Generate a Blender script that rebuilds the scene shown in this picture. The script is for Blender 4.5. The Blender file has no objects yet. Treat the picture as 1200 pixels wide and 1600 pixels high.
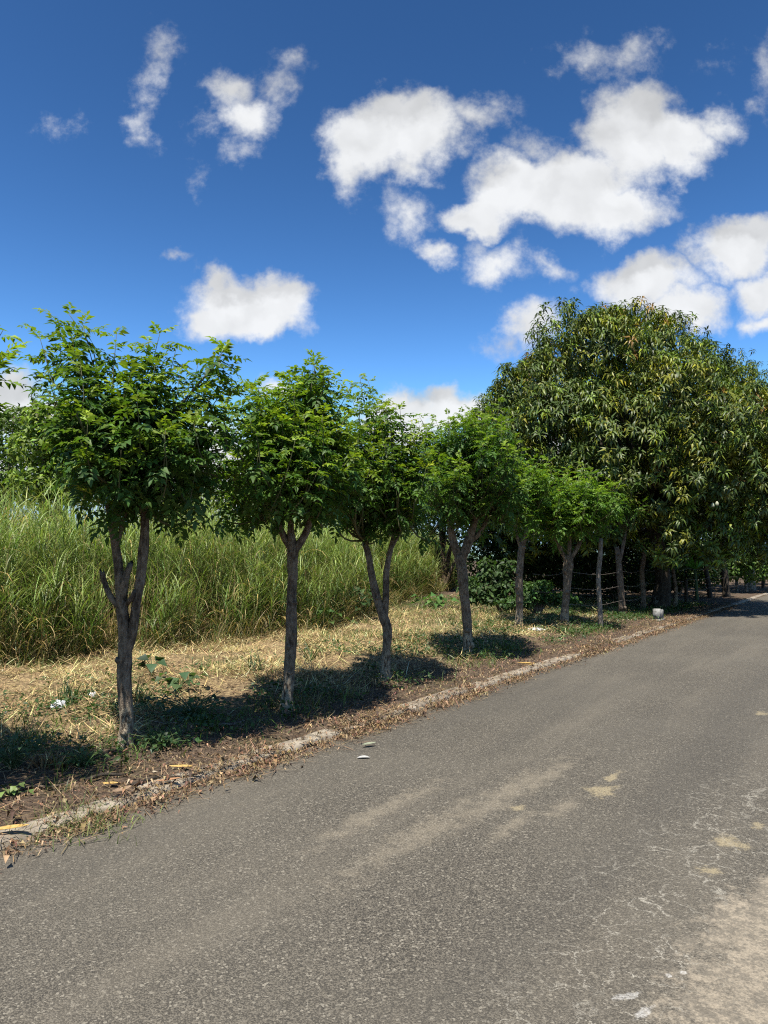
import bpy, math, random
import numpy as np

# ------------------------------------------------------------------ camera, world, sun, exposure
scene = bpy.context.scene
COL = scene.collection
F_PX, W_PX, H_PX = 1150.0, 1200, 1600
PITCH = math.atan(75 / F_PX)
CAM_H = 1.6
SUN_DIR = np.array([-0.12, -0.38, 1.0]); SUN_DIR /= np.linalg.norm(SUN_DIR)     # towards the sun
SUN_E, SKY_S, EXPOSURE = 5.0, 0.085, 1.0
ALB = 0.66

cam = bpy.data.cameras.new("camera"); camo = bpy.data.objects.new("camera", cam); COL.objects.link(camo)
cam.sensor_fit = 'VERTICAL'; cam.sensor_height = 24; cam.lens = F_PX / H_PX * 24
cam.clip_start = 0.05; cam.clip_end = 5000
camo.location = (0, 0, CAM_H); camo.rotation_euler = (math.radians(90) + PITCH, 0, 0)
scene.camera = camo
scene.view_settings.view_transform = 'Standard'; scene.view_settings.look = 'None'
scene.view_settings.exposure = EXPOSURE; scene.view_settings.gamma = 1
scene.render.engine = 'CYCLES'
scene.cycles.max_bounces = 6; scene.cycles.diffuse_bounces = 2; scene.cycles.glossy_bounces = 2
scene.cycles.transmission_bounces = 4; scene.cycles.transparent_max_bounces = 4
scene.cycles.use_denoising = False; scene.cycles.filter_width = 1.15

sun = bpy.data.lights.new("sun", 'SUN'); suno = bpy.data.objects.new("sun", sun); COL.objects.link(suno)
sun.energy = SUN_E; sun.angle = math.radians(0.5); sun.color = (1.0, 0.955, 0.87)
elev = math.asin(SUN_DIR[2]); azim = math.atan2(SUN_DIR[0], SUN_DIR[1])
from mathutils import Vector
suno.rotation_euler = Vector(SUN_DIR).to_track_quat('Z', 'Y').to_euler()
suno.location = (0, 0, 30)

CP, SP = math.cos(PITCH), math.sin(PITCH)
def ray(px, py):
    x = (px - W_PX / 2) / F_PX; y = (H_PX / 2 - py) / F_PX
    return np.array([x, CP - y * SP, SP + y * CP])
def P(px, py, D):
    d = ray(px, py); return np.array([0, 0, CAM_H]) + d * (D / d[1])

class NT:                                       # small helper to write node trees
    def __init__(s, tree): s.t = tree
    def n(s, typ, inputs=None, **kw):
        nd = s.t.nodes.new(typ)
        for k, v in kw.items(): setattr(nd, k, v)
        for k, v in (inputs or {}).items():
            if isinstance(v, bpy.types.NodeSocket): s.t.links.new(v, nd.inputs[k])
            else: nd.inputs[k].default_value = v
        return nd
    def math(s, op, a, b=0.0, c=0.0, clamp=False):
        return s.n('ShaderNodeMath', {0: a, 1: b, 2: c}, operation=op, use_clamp=clamp).outputs[0]
    def vec(s, op, a, b=(0, 0, 0), c=(0, 0, 0)):
        nd = s.n('ShaderNodeVectorMath', {0: a, 1: b, 2: c}, operation=op)
        return nd.outputs['Value'] if op in ('LENGTH', 'DOT_PRODUCT') else nd.outputs[0]
    def noise(s, v, scale, detail=4, rough=0.55, **kw):
        return s.n('ShaderNodeTexNoise', {'Vector': v, 'Scale': scale, 'Detail': detail, 'Roughness': rough}, **kw)
    def mix(s, f, a, b):
        nd = s.n('ShaderNodeMix', data_type='RGBA')
        for i, v in ((0, f), (6, a), (7, b)):
            if isinstance(v, bpy.types.NodeSocket): s.t.links.new(v, nd.inputs[i])
            else: nd.inputs[i].default_value = v if i == 0 else (*v[:3], 1)
        return nd.outputs[2]
    def smooth(s, x, a, b):
        return s.n('ShaderNodeMapRange', {'Value': x, 'From Min': a, 'From Max': b}, interpolation_type='SMOOTHSTEP').outputs[0]
    def link(s, a, b): s.t.links.new(a, b)

world = bpy.data.worlds.new("World"); scene.world = world; world.use_nodes = True
wt = NT(world.node_tree); world.node_tree.nodes.clear()
sky = wt.n('ShaderNodeTexSky', sky_type='NISHITA', sun_disc=False, sun_elevation=elev, sun_rotation=azim,
           altitude=100.0, air_density=1.0, dust_density=0.6, ozone_density=2.2)
# clouds at fixed directions of the sky: (x, y, half width, half height, thickness)
CLOUDS = [(254,78,26,30,.3),(238,122,28,34,.4),(222,160,20,24,.34),(214,188,28,30,.58),(230,220,26,24,.36),
 (362,138,40,34,.6),(388,183,52,38,.85),(425,150,34,36,.4),(376,232,38,20,.36),(312,195,38,24,.24),
 (575,215,66,66,1.3),(640,205,112,58,1.4),(545,255,38,50,.8),(545,305,28,28,.38),(740,185,60,30,.6),(600,165,60,28,.9),(640,255,60,28,.7),
 (815,292,84,58,1.4),(745,338,56,30,1.3),(900,288,120,64,1.5),(985,215,80,92,1.5),(1060,222,78,54,1.3),(965,325,92,44,1.2),(1130,200,44,30,.7),(990,158,62,34,1.0),(840,225,60,26,.45),
 (632,335,40,48,.62),(676,397,32,20,.72),(785,400,58,36,.7),(848,408,32,18,.5),
 (925,88,62,30,.45),(985,88,44,42,.5),(865,102,44,16,.32),
 (1000,440,92,42,1.4),(1075,482,74,34,1.2),(1155,388,76,54,1.5),(1195,462,56,36,1.1),(1190,370,50,40,1.2),
 (838,508,48,36,.85),(795,532,38,18,.4),
 (375,472,92,46,1.3),(330,488,58,32,1.1),(425,472,62,50,1.3),(410,500,80,24,1.2),(345,440,32,26,.8),
 (276,408,32,14,.5),
 (640,635,56,30,1.1),(690,632,44,34,1.2),(725,640,44,30,1.0),(620,660,70,34,1.1),(440,600,40,14,.8),
 (5,630,70,60,1.3),(65,655,50,40,1.1),(130,690,90,60,1.0),(20,740,80,40,.9),(330,745,90,90,1.1),(210,740,120,60,1.0),
 (88,202,30,16,.22),(306,300,16,32,.2),(460,100,22,10,.18),(1135,95,30,22,.22),(1198,110,30,70,.4),(1195,512,34,16,.6),
 (940,700,200,60,.9)]
BIG = [(620,215,140,75,1.4),(880,270,200,90,1.5),(1020,215,110,90,1.4),(770,310,130,70,1.3),(960,325,92,44,1.2),(1020,452,110,50,1.4),(1160,392,80,60,1.5),(385,478,110,50,1.4),(670,645,90,45,1.1),(30,650,100,60,1.2),(385,180,60,55,.9)]
tc = wt.n('ShaderNodeTexCoord')
sep = wt.n('ShaderNodeSeparateXYZ', {0: tc.outputs['Generated']})
yy = wt.math('MAXIMUM', sep.outputs[1], 0.05)
pv = wt.n('ShaderNodeCombineXYZ', {0: wt.math('DIVIDE', sep.outputs[0], yy), 1: wt.math('DIVIDE', sep.outputs[2], yy), 2: 0.0}).outputs[0]
w1 = wt.noise(pv, 9.0, 2, 0.5); w2 = wt.noise(pv, 38.0, 3, 0.6)
wv = wt.vec('MULTIPLY_ADD', wt.vec('SUBTRACT', w1.outputs['Color'], (.5, .5, .5)), (0.07, 0.07, 0), pv)
wv = wt.vec('MULTIPLY_ADD', wt.vec('SUBTRACT', w2.outputs['Color'], (.5, .5, .5)), (0.034, 0.034, 0), wv)
def blob_chain(vin, blobs, dy=0.0):
    m = None
    for (x, y, rx, ry, w) in blobs:
        d = ray(x, y); cx, cy = d[0] / d[1], d[2] / d[1] + dy
        sx, sy = F_PX / (rx * 1.2 + 5), F_PX / (ry * 1.2 + 5)
        v = wt.vec('MULTIPLY_ADD', vin, (sx, sy, 0), (-cx * sx, -cy * sy, 0))
        e = wt.math('MULTIPLY_ADD', wt.vec('LENGTH', v), -w, w)
        m = e if m is None else wt.math('SMOOTH_MAX', m, e, 0.08)
    return m
m1 = blob_chain(wv, CLOUDS)
m2 = blob_chain(wv, BIG, dy=0.035); m3 = blob_chain(wv, BIG, dy=-0.01)
fb = wt.noise(wt.vec('ADD', pv, (3.1, 1.7, .4)), 16.0, 8, 0.66)
dens = wt.math('ADD', wt.math('MULTIPLY', m1, 1.15), wt.math('MULTIPLY', wt.math('SUBTRACT', fb.outputs[0], 0.52), 1.45))
dens = wt.smooth(dens, -0.02, 0.78)
dens = wt.math('MULTIPLY', dens, wt.math('GREATER_THAN', sep.outputs[1], 0.05))
dens = wt.math('MULTIPLY', dens, wt.smooth(m1, -0.25, 0.05))
dens = wt.math('MULTIPLY', dens, 0.97)
under = wt.smooth(wt.math('SUBTRACT', m2, m3), -0.10, 0.6)
sb = wt.noise(wv, 11.0, 2.5, .5); sb2 = wt.noise(wt.vec('ADD', wv, (-.012, .022, 0)), 11.0, 2.5, .5)
emb = wt.math('MULTIPLY', wt.math('SUBTRACT', sb.outputs[0], sb2.outputs[0]), 0.6)
shade = wt.math('ADD', wt.math('MULTIPLY', under, -0.22), wt.math('ADD', emb, wt.math('MULTIPLY_ADD', fb.outputs[0], .06, 0.97)))
shade = wt.math('MAXIMUM', wt.math('MINIMUM', shade, 1.06), 0.45)
CL = 0.90 / SKY_S / 2 ** EXPOSURE
ccol = wt.n('ShaderNodeVectorMath', {0: (CL * .97, CL * .985, CL * 1.0), 'Scale': shade}, operation='SCALE').outputs[0]
ss = wt.n('ShaderNodeSeparateColor', {0: sky.outputs[0]}); chan = []     # deepen the blue of the clear dry-season sky
for i, (x0, y0, p, top) in enumerate(((.08, .034, 2.3, .5), (.135, .114, 2.2, .75), (.25, .318, 2.4, 1.05))):
    v = wt.math('POWER', wt.math('MULTIPLY', ss.outputs[i], SKY_S / x0), p)
    chan.append(wt.math('MINIMUM', wt.math('MULTIPLY', v, y0), top))
skyc = wt.vec('MULTIPLY', wt.n('ShaderNodeCombineColor', {i: chan[i] for i in range(3)}).outputs[0], (1 / SKY_S / 2 ** EXPOSURE,) * 3)
fin = wt.mix(dens, skyc, ccol)
bg = wt.n('ShaderNodeBackground', {'Color': fin, 'Strength': SKY_S})
wo = wt.n('ShaderNodeOutputWorld', {'Surface': bg.outputs[0]})
world.cycles.sampling_method = 'MANUAL'; world.cycles.sample_map_resolution = 512

# ------------------------------------------------------------------ road frame and ground heights
rng = np.random.default_rng(11)
T = np.array([0.551, 0.8345]); T /= np.linalg.norm(T)
Nn = np.array([-T[1], T[0]]); O = np.array([-4.9, 0.0])        # the kerb line: u along it, v away from the road
def uv_of(x, y):
    dx, dy = np.asarray(x) - O[0], np.asarray(y) - O[1]
    return dx * T[0] + dy * T[1], dx * Nn[0] + dy * Nn[1]
def xy_of(u, v): return O[0] + u * T[0] + v * Nn[0], O[1] + u * T[1] + v * Nn[1]
_tab = np.random.default_rng(5).random((256, 256))
def vnoise(x, y):
    x = np.asarray(x, float); y = np.asarray(y, float)
    xi = np.floor(x).astype(int); yi = np.floor(y).astype(int); fx = x - xi; fy = y - yi
    fx = fx * fx * (3 - 2 * fx); fy = fy * fy * (3 - 2 * fy)
    a = _tab[xi % 256, yi % 256]; b = _tab[(xi + 1) % 256, yi % 256]; c = _tab[xi % 256, (yi + 1) % 256]; d = _tab[(xi + 1) % 256, (yi + 1) % 256]
    return (a * (1 - fx) + b * fx) * (1 - fy) + (c * (1 - fx) + d * fx) * fy
def fbm(x, y, o=4):
    s, a, t = 0, 1, 0
    for k in range(o): s = s + a * vnoise(x * 2 ** k + 17 * k, y * 2 ** k + 31 * k); t += a; a *= .5
    return s / t
def sm(x, a, b):
    t = np.clip((np.asarray(x, float) - a) / (b - a), 0, 1); return t * t * (3 - 2 * t)
def base_h(u, v):
    return 0.035 * sm(v, -0.02, 0.25) + 0.085 * sm(v, 0.4, 4.0) + 0.22 * sm(v, 4.5, 12)
def flat_ground(px, py):                         # where a pixel's ray meets the smooth ground
    d = ray(px, py); h = 0.0
    for _ in range(12):
        t = (h - CAM_H) / d[2]; x, y = d[0] * t, d[1] * t
        u, v = uv_of(x, y); h = float(base_h(u, v)) if v > 0 else 0.0
    return x, y
KERB_OPEN = []                                  # stretches of kerb that show, from the photograph
for (a, ya, b, yb) in ((-160,1375,140,1250),(300,1205,385,1185),(398,1165,490,1140),(615,1102,705,1078),(738,1062,812,1044),(818,1040,858,1028),(930,1002,1025,975),(1075,962,1200,935)):
    ua = uv_of(*flat_ground(a, ya))[0]; ub = uv_of(*flat_ground(b, yb))[0]; KERB_OPEN.append((ua, ub))
def kerb_open(u):
    e = np.zeros_like(np.asarray(u, float))
    for a, b in KERB_OPEN: e = np.maximum(e, sm(u, a - .08, a + .08) * (1 - sm(u, b - .08, b + .08)))
    return np.maximum(e, .45 * sm(fbm(np.asarray(u, float) * 1.3 + 40, np.asarray(u, float) * 0 + 3, 3), .38, .55)) * (.6 + .4 * sm(fbm(np.asarray(u, float) * 2.1, np.asarray(u, float) * 0 + 7, 2), .36, .5))
def gh(x, y):
    u, v = uv_of(x, y); v = np.asarray(v, float)
    n = fbm(u * 1.1, v * 1.1, 5) - .5; n2 = fbm(u * 7 + 50, v * 7, 3) - .5
    amp = sm(v, 0.05, 0.8)
    z = base_h(u, v) + amp * (0.10 * n + 0.035 * n2) + sm(v, 1.0, 2.4) * (.08 * n + .05 * n2) + 0.02 * n2 * sm(v, 0, .15)
    ko = kerb_open(u)
    band = sm(v, -0.05, 0.03) * (1 - sm(v, .24, .34))
    z = z + band * (0.04 * (1 - ko) - 0.05 * ko + 0.018 * n2)
    z = z + 0.022 * (1 - ko) * sm(v, -.2, 0) * (1 - sm(v, .1, .4)) * (0.6 + n2)
    return np.where(v < -0.22, -0.03, z - 0.03 * (1 - sm(v, -.22, -.02)))
def G(px, py):
    x, y = flat_ground(px, py); return np.array([x, y, float(gh(x, y))])

# ------------------------------------------------------------------ objects and meshes
def tag(o, label, cat, group=None, kind=None):
    o['label'] = label; o['category'] = cat
    if group: o['group'] = group
    if kind: o['kind'] = kind
    return o
def empty(name, loc):
    o = bpy.data.objects.new(name, None); COL.objects.link(o); o.location = tuple(loc); o.empty_display_size = .2; return o
def mesh_obj(name, V, faces, mat, parent=None, col=None, smooth=False):
    """faces: list of int arrays (n,3) or (n,4)"""
    V = np.ascontiguousarray(V, np.float32)
    me = bpy.data.meshes.new(name)
    me.vertices.add(len(V)); me.vertices.foreach_set('co', V.ravel())
    faces = [np.asarray(f, np.int32) for f in faces if len(f)]
    nl = sum(f.size for f in faces); npoly = sum(len(f) for f in faces)
    me.loops.add(nl); me.polygons.add(npoly)
    me.loops.foreach_set('vertex_index', np.concatenate([f.ravel() for f in faces]))
    tot = np.concatenate([np.full(len(f), f.shape[1], np.int32) for f in faces])
    me.polygons.foreach_set('loop_start', np.concatenate([[0], np.cumsum(tot)[:-1]]).astype(np.int32))
    if smooth: me.polygons.foreach_set('use_smooth', np.ones(npoly, bool))
    me.update(calc_edges=True); me.validate()
    if col is not None:
        at = me.attributes.new('Col', 'FLOAT_COLOR', 'POINT')
        c4 = np.ones((len(V), 4), np.float32); c4[:, :3] = col; at.data.foreach_set('color', c4.ravel())
    me.materials.append(mat)
    o = bpy.data.objects.new(name, me); COL.objects.link(o)
    if parent is not None: o.parent = parent
    return o
class Geo:                                      # gathers pieces of one mesh
    def __init__(s): s.V = []; s.F3 = []; s.F4 = []; s.C = []; s.n = 0
    def add(s, V, f3=None, f4=None, col=(1, 1, 1)):
        V = np.asarray(V, float).reshape(-1, 3)
        if f3 is not None and len(f3): s.F3.append(np.asarray(f3) + s.n)
        if f4 is not None and len(f4): s.F4.append(np.asarray(f4) + s.n)
        c = np.asarray(col, float); s.C.append(np.broadcast_to(c, (len(V), 3)) if c.ndim == 1 else c)
        s.V.append(V); s.n += len(V)
    def obj(s, name, mat, parent=None, origin=(0, 0, 0), smooth=False):
        fs = []
        if s.F3: fs.append(np.concatenate(s.F3))
        if s.F4: fs.append(np.concatenate(s.F4))
        return mesh_obj(name, np.concatenate(s.V) - np.asarray(origin), fs, mat, parent, np.concatenate(s.C), smooth)
def nrm(a): return a / np.maximum(np.linalg.norm(a, axis=-1, keepdims=True), 1e-9)

def leaves(geo, base, axis, up, L, Wd, col, fold=0.18, droop=0.15, wide=0.45):
    """leaf blades of five points: base, left, middle, right, tip; up is the upper side"""
    axis = nrm(axis); side = nrm(np.cross(axis, up)); nor = nrm(np.cross(side, axis))
    L = np.asarray(L)[:, None]; Wd = np.asarray(Wd)[:, None]
    mid = base + axis * L * wide + nor * L * droop * .35
    l = mid - side * Wd * .5 + nor * Wd * fold; r = mid + side * Wd * .5 + nor * Wd * fold
    tip = base + axis * L - nor * L * droop * .55
    V = np.stack([base, l, mid, r, tip], 1).reshape(-1, 3); k = (np.arange(len(base)) * 5)[:, None, None]
    f = np.array([[0, 3, 2], [0, 2, 1], [2, 3, 4], [1, 2, 4]])[None] + k
    geo.add(V, f3=f.reshape(-1, 3), col=np.repeat(col, 5, 0))
def blades(geo, base, az, L, w, th0, kap, col, seg=5, tipcol=None, twist=None):
    """grass blades that start th0 off the vertical and bend over by kap"""
    n = len(base); h = np.stack([np.cos(az), np.sin(az), 0 * az], 1)
    tw = rng.normal(0, .5, n) if twist is None else twist
    sd = np.stack([-np.sin(az + tw), np.cos(az + tw), 0 * az], 1)
    p = base.copy(); pts = [p.copy()]; ds = L / seg
    for i in range(seg):
        th = th0 + kap * ((i + .5) / seg) ** 1.4
        p = p + (h * np.sin(th)[:, None] + np.array([0, 0, 1.]) * np.cos(th)[:, None]) * ds[:, None]; pts.append(p.copy())
    V = np.zeros((n, seg + 1, 2, 3)); C = np.zeros((n, seg + 1, 2, 3))
    for i in range(seg + 1):
        t = i / seg; ww = (w * (1 - t ** 2.2) * (.55 + .45 * min(1, t * 4)) + 0.0006)[:, None] * .5
        V[:, i, 0] = pts[i] - sd * ww; V[:, i, 1] = pts[i] + sd * ww
        C[:, i] = (col if tipcol is None else col * (1 - t) + tipcol * t)[:, None]
    f = [[2 * i, 2 * i + 1, 2 * i + 3, 2 * i + 2] for i in range(seg)]
    k = (np.arange(n) * 2 * (seg + 1))[:, None, None]
    geo.add(V.reshape(-1, 3), f4=(np.array(f)[None] + k).reshape(-1, 4), col=C.reshape(-1, 3)); return pts
def catmull(pts, step):
    pts = np.asarray(pts, float)
    if len(pts) < 3: pts = np.array([pts[0], (pts[0] + pts[-1]) / 2, pts[-1]])
    q = np.vstack([2 * pts[0] - pts[1], pts, 2 * pts[-1] - pts[-2]]); out = []
    for i in range(len(pts) - 1):
        a, b, c, d = q[i:i + 4]; m = max(2, int(np.linalg.norm((c - b)[:3]) / step))
        t = np.linspace(0, 1, m, endpoint=False)[:, None]
        out.append(.5 * ((2 * b) + (c - a) * t + (2 * a - 5 * b + 4 * c - d) * t ** 2 + (3 * b - a - 3 * c + d) * t ** 3))
    out.append(pts[-1:]); return np.vstack(out)
def tube(geo, pts4, sides=12, step=.045, rough=.1, seed=0, col=(1, 1, 1), cap=True, ragged=0.0):
    """pts4: x, y, z, radius along the limb"""
    q = catmull(pts4, step); c = q[:, :3]; r = np.maximum(q[:, 3], .0012); n = len(q)
    t = nrm(np.gradient(c, axis=0)); ref = np.array([0.2, 1.0, 0.1]); a = nrm(np.cross(t, ref)); b = np.cross(t, a)
    ang = np.linspace(0, 2 * np.pi, sides, endpoint=False)
    s = np.arange(n) * step
    A, S = np.meshgrid(ang, s)
    nx = vnoise(np.cos(A) * 1.3 + seed * 7.7 + 20, np.sin(A) * 1.3 + S * 3.0 + 20) - .5
    ny = vnoise(np.cos(A) * 3.5 + seed * 3.3 + 60, np.sin(A) * 3.5 + S * 9.0 + 40) - .5
    R = r[:, None] * (1 + rough * 2.2 * nx + rough * 1.3 * ny)
    V = c[:, None] + (a[:, None] * np.cos(A)[..., None] + b[:, None] * np.sin(A)[..., None]) * R[..., None]
    if ragged: V[-1] += t[-1] * (rng.random((sides, 1)) * ragged)
    i = np.arange(n - 1)[:, None] * sides; j = np.arange(sides)[None]; j2 = (j + 1) % sides
    f4 = np.stack([i + j, i + j2, i + sides + j2, i + sides + j], -1).reshape(-1, 4)
    V = V.reshape(-1, 3); f3 = []
    if cap:
        V = np.vstack([V, c[-1:] + t[-1] * r[-1] * .3 - t[-1] * ragged * .3]); k = len(V) - 1; e = (n - 1) * sides
        f3 = [[e + jj, e + (jj + 1) % sides, k] for jj in range(sides)]
    geo.add(V, f3=np.array(f3).reshape(-1, 3) if len(f3) else None, f4=f4, col=col)
def tint(n, base, var=.18, hue=.06):
    b = np.asarray(base, float)[None] * (1 + rng.normal(0, var, (n, 1))); b = b * (1 + rng.normal(0, hue, (n, 3)))
    return np.clip(b, .003, .9)

# ------------------------------------------------------------------ materials
def material(name):
    m = bpy.data.materials.new(name); m.use_nodes = True; m.node_tree.nodes.clear(); return m, NT(m.node_tree)
def finish(t, shader): t.n('ShaderNodeOutputMaterial', {'Surface': shader})
def leaf_material(name, rough=.45, spec=.5, trans=.35, tcol=(1.15, 1.35, .45), mottled=.25):
    m, t = material(name); at = t.n('ShaderNodeAttribute', attribute_name='Col')
    oc = t.n('ShaderNodeTexCoord').outputs['Object']
    nz = t.noise(oc, 60, 2)
    c = t.vec('MULTIPLY', at.outputs['Color'], t.n('ShaderNodeCombineXYZ', {i: t.math('MULTIPLY_ADD', nz.outputs[0], mottled * 2, 1 - mottled) for i in range(3)}).outputs[0]); c = t.vec('MULTIPLY', c, (ALB,) * 3)
    p = t.n('ShaderNodeBsdfPrincipled', {'Base Color': c, 'Roughness': rough, 'Specular IOR Level': spec})
    tr = t.n('ShaderNodeBsdfTranslucent', {'Color': t.vec('MULTIPLY', c, tcol)})
    finish(t, t.n('ShaderNodeMixShader', {0: trans, 1: p.outputs[0], 2: tr.outputs[0]}).outputs[0]); return m
M_LEAF = leaf_material('pinnate_leaf', .5, .2, .34)
M_MANGO = leaf_material('mango_leaf', .46, .28, .14)
M_GRASS = leaf_material('tall_grass_blade', .5, .35, .35, (1.1, 1.2, .6))
M_STRAW = leaf_material('straw', .7, .2, .15, (1, 1, .8))
M_WEED = leaf_material('weed_leaf', .5, .35, .3)
def bark_material(name, dark, light, scale=1.0, patch=None):
    m, t = material(name); oc = t.n('ShaderNodeTexCoord').outputs['Object']
    st = t.vec('MULTIPLY', oc, (1, 1, .36))
    n1 = t.noise(st, 38 * scale, 6, .65); n2 = t.noise(oc, 6 * scale, 4, .6); n3 = t.noise(oc, 120 * scale, 2, .6)
    f = t.smooth(t.math('ADD', t.math('MULTIPLY', n1.outputs[0], .7), t.math('MULTIPLY', n2.outputs[0], .45)), .42, .72)
    c = t.mix(f, dark, light)
    lich = t.smooth(t.noise(t.vec('ADD', oc, (5, 3, 1)), 9 * scale, 5, .7).outputs[0], .60, .70)
    c = t.mix(t.math('MULTIPLY', lich, .55), c, (.34, .32, .28))
    if patch is not None:                       # paler mottled colour near the foot
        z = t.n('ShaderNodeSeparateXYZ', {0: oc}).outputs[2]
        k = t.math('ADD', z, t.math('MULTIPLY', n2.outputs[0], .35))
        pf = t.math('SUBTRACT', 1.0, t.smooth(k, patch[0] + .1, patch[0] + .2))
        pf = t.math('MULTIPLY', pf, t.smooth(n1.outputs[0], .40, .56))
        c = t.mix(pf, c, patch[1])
    c = t.vec('MULTIPLY', c, (ALB,) * 3)
    hgt = t.math('ADD', t.math('MULTIPLY', n1.outputs[0], 1.0), t.math('MULTIPLY', n3.outputs[0], .35))
    bp = t.n('ShaderNodeBump', {'Height': hgt, 'Strength': 1.0, 'Distance': .03})
    finish(t, t.n('ShaderNodeBsdfPrincipled', {'Base Color': c, 'Roughness': .88, 'Specular IOR Level': .15, 'Normal': bp.outputs[0]}).outputs[0]); return m
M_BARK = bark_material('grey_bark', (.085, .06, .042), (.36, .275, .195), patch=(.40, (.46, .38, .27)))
M_BARK2 = bark_material('brown_bark', (.07, .05, .035), (.27, .2, .14))
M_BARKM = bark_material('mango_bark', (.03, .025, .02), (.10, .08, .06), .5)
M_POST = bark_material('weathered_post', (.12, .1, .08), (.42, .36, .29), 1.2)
def plain(name, c1, c2, scale, rough=.8, bump=.3, dist=.01, spec=.3):
    m, t = material(name); oc = t.n('ShaderNodeTexCoord').outputs['Object']
    n = t.noise(oc, scale, 6, .65)
    bp = t.n('ShaderNodeBump', {'Height': n.outputs[0], 'Strength': bump, 'Distance': dist})
    finish(t, t.n('ShaderNodeBsdfPrincipled', {'Base Color': t.vec('MULTIPLY', t.mix(t.smooth(n.outputs[0], .3, .7), c1, c2), (ALB,) * 3), 'Roughness': rough, 'Specular IOR Level': spec, 'Normal': bp.outputs[0]}).outputs[0]); return m
M_WIRE = plain('rusty_wire', (.1, .07, .05), (.3, .26, .22), 40, .6)
M_TWIG = plain('green_twig', (.09, .1, .04), (.16, .15, .07), 30)
M_STEM = plain('weed_stem', (.06, .1, .03), (.1, .14, .05), 30)
M_WHITE = plain('white_paint', (.10, .095, .085), (.42, .41, .385), 9, .9)
M_PLASTIC = plain('white_plastic', (.62, .64, .66), (.85, .86, .87), 8, .4, .2, .01, .5)
M_RED = plain('red_plastic', (.7, .05, .025), (.8, .1, .04), 20, .45)
M_YLEAF = plain('dry_yellow_leaf', (.42, .24, .06), (.62, .42, .14), 30, .6)
M_PLEAF = plain('dry_pale_leaf', (.36, .29, .19), (.5, .42, .3), 30, .7)
M_FRUIT = plain('mango_skin', (.42, .44, .28), (.55, .52, .36), 20, .4)

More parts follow.
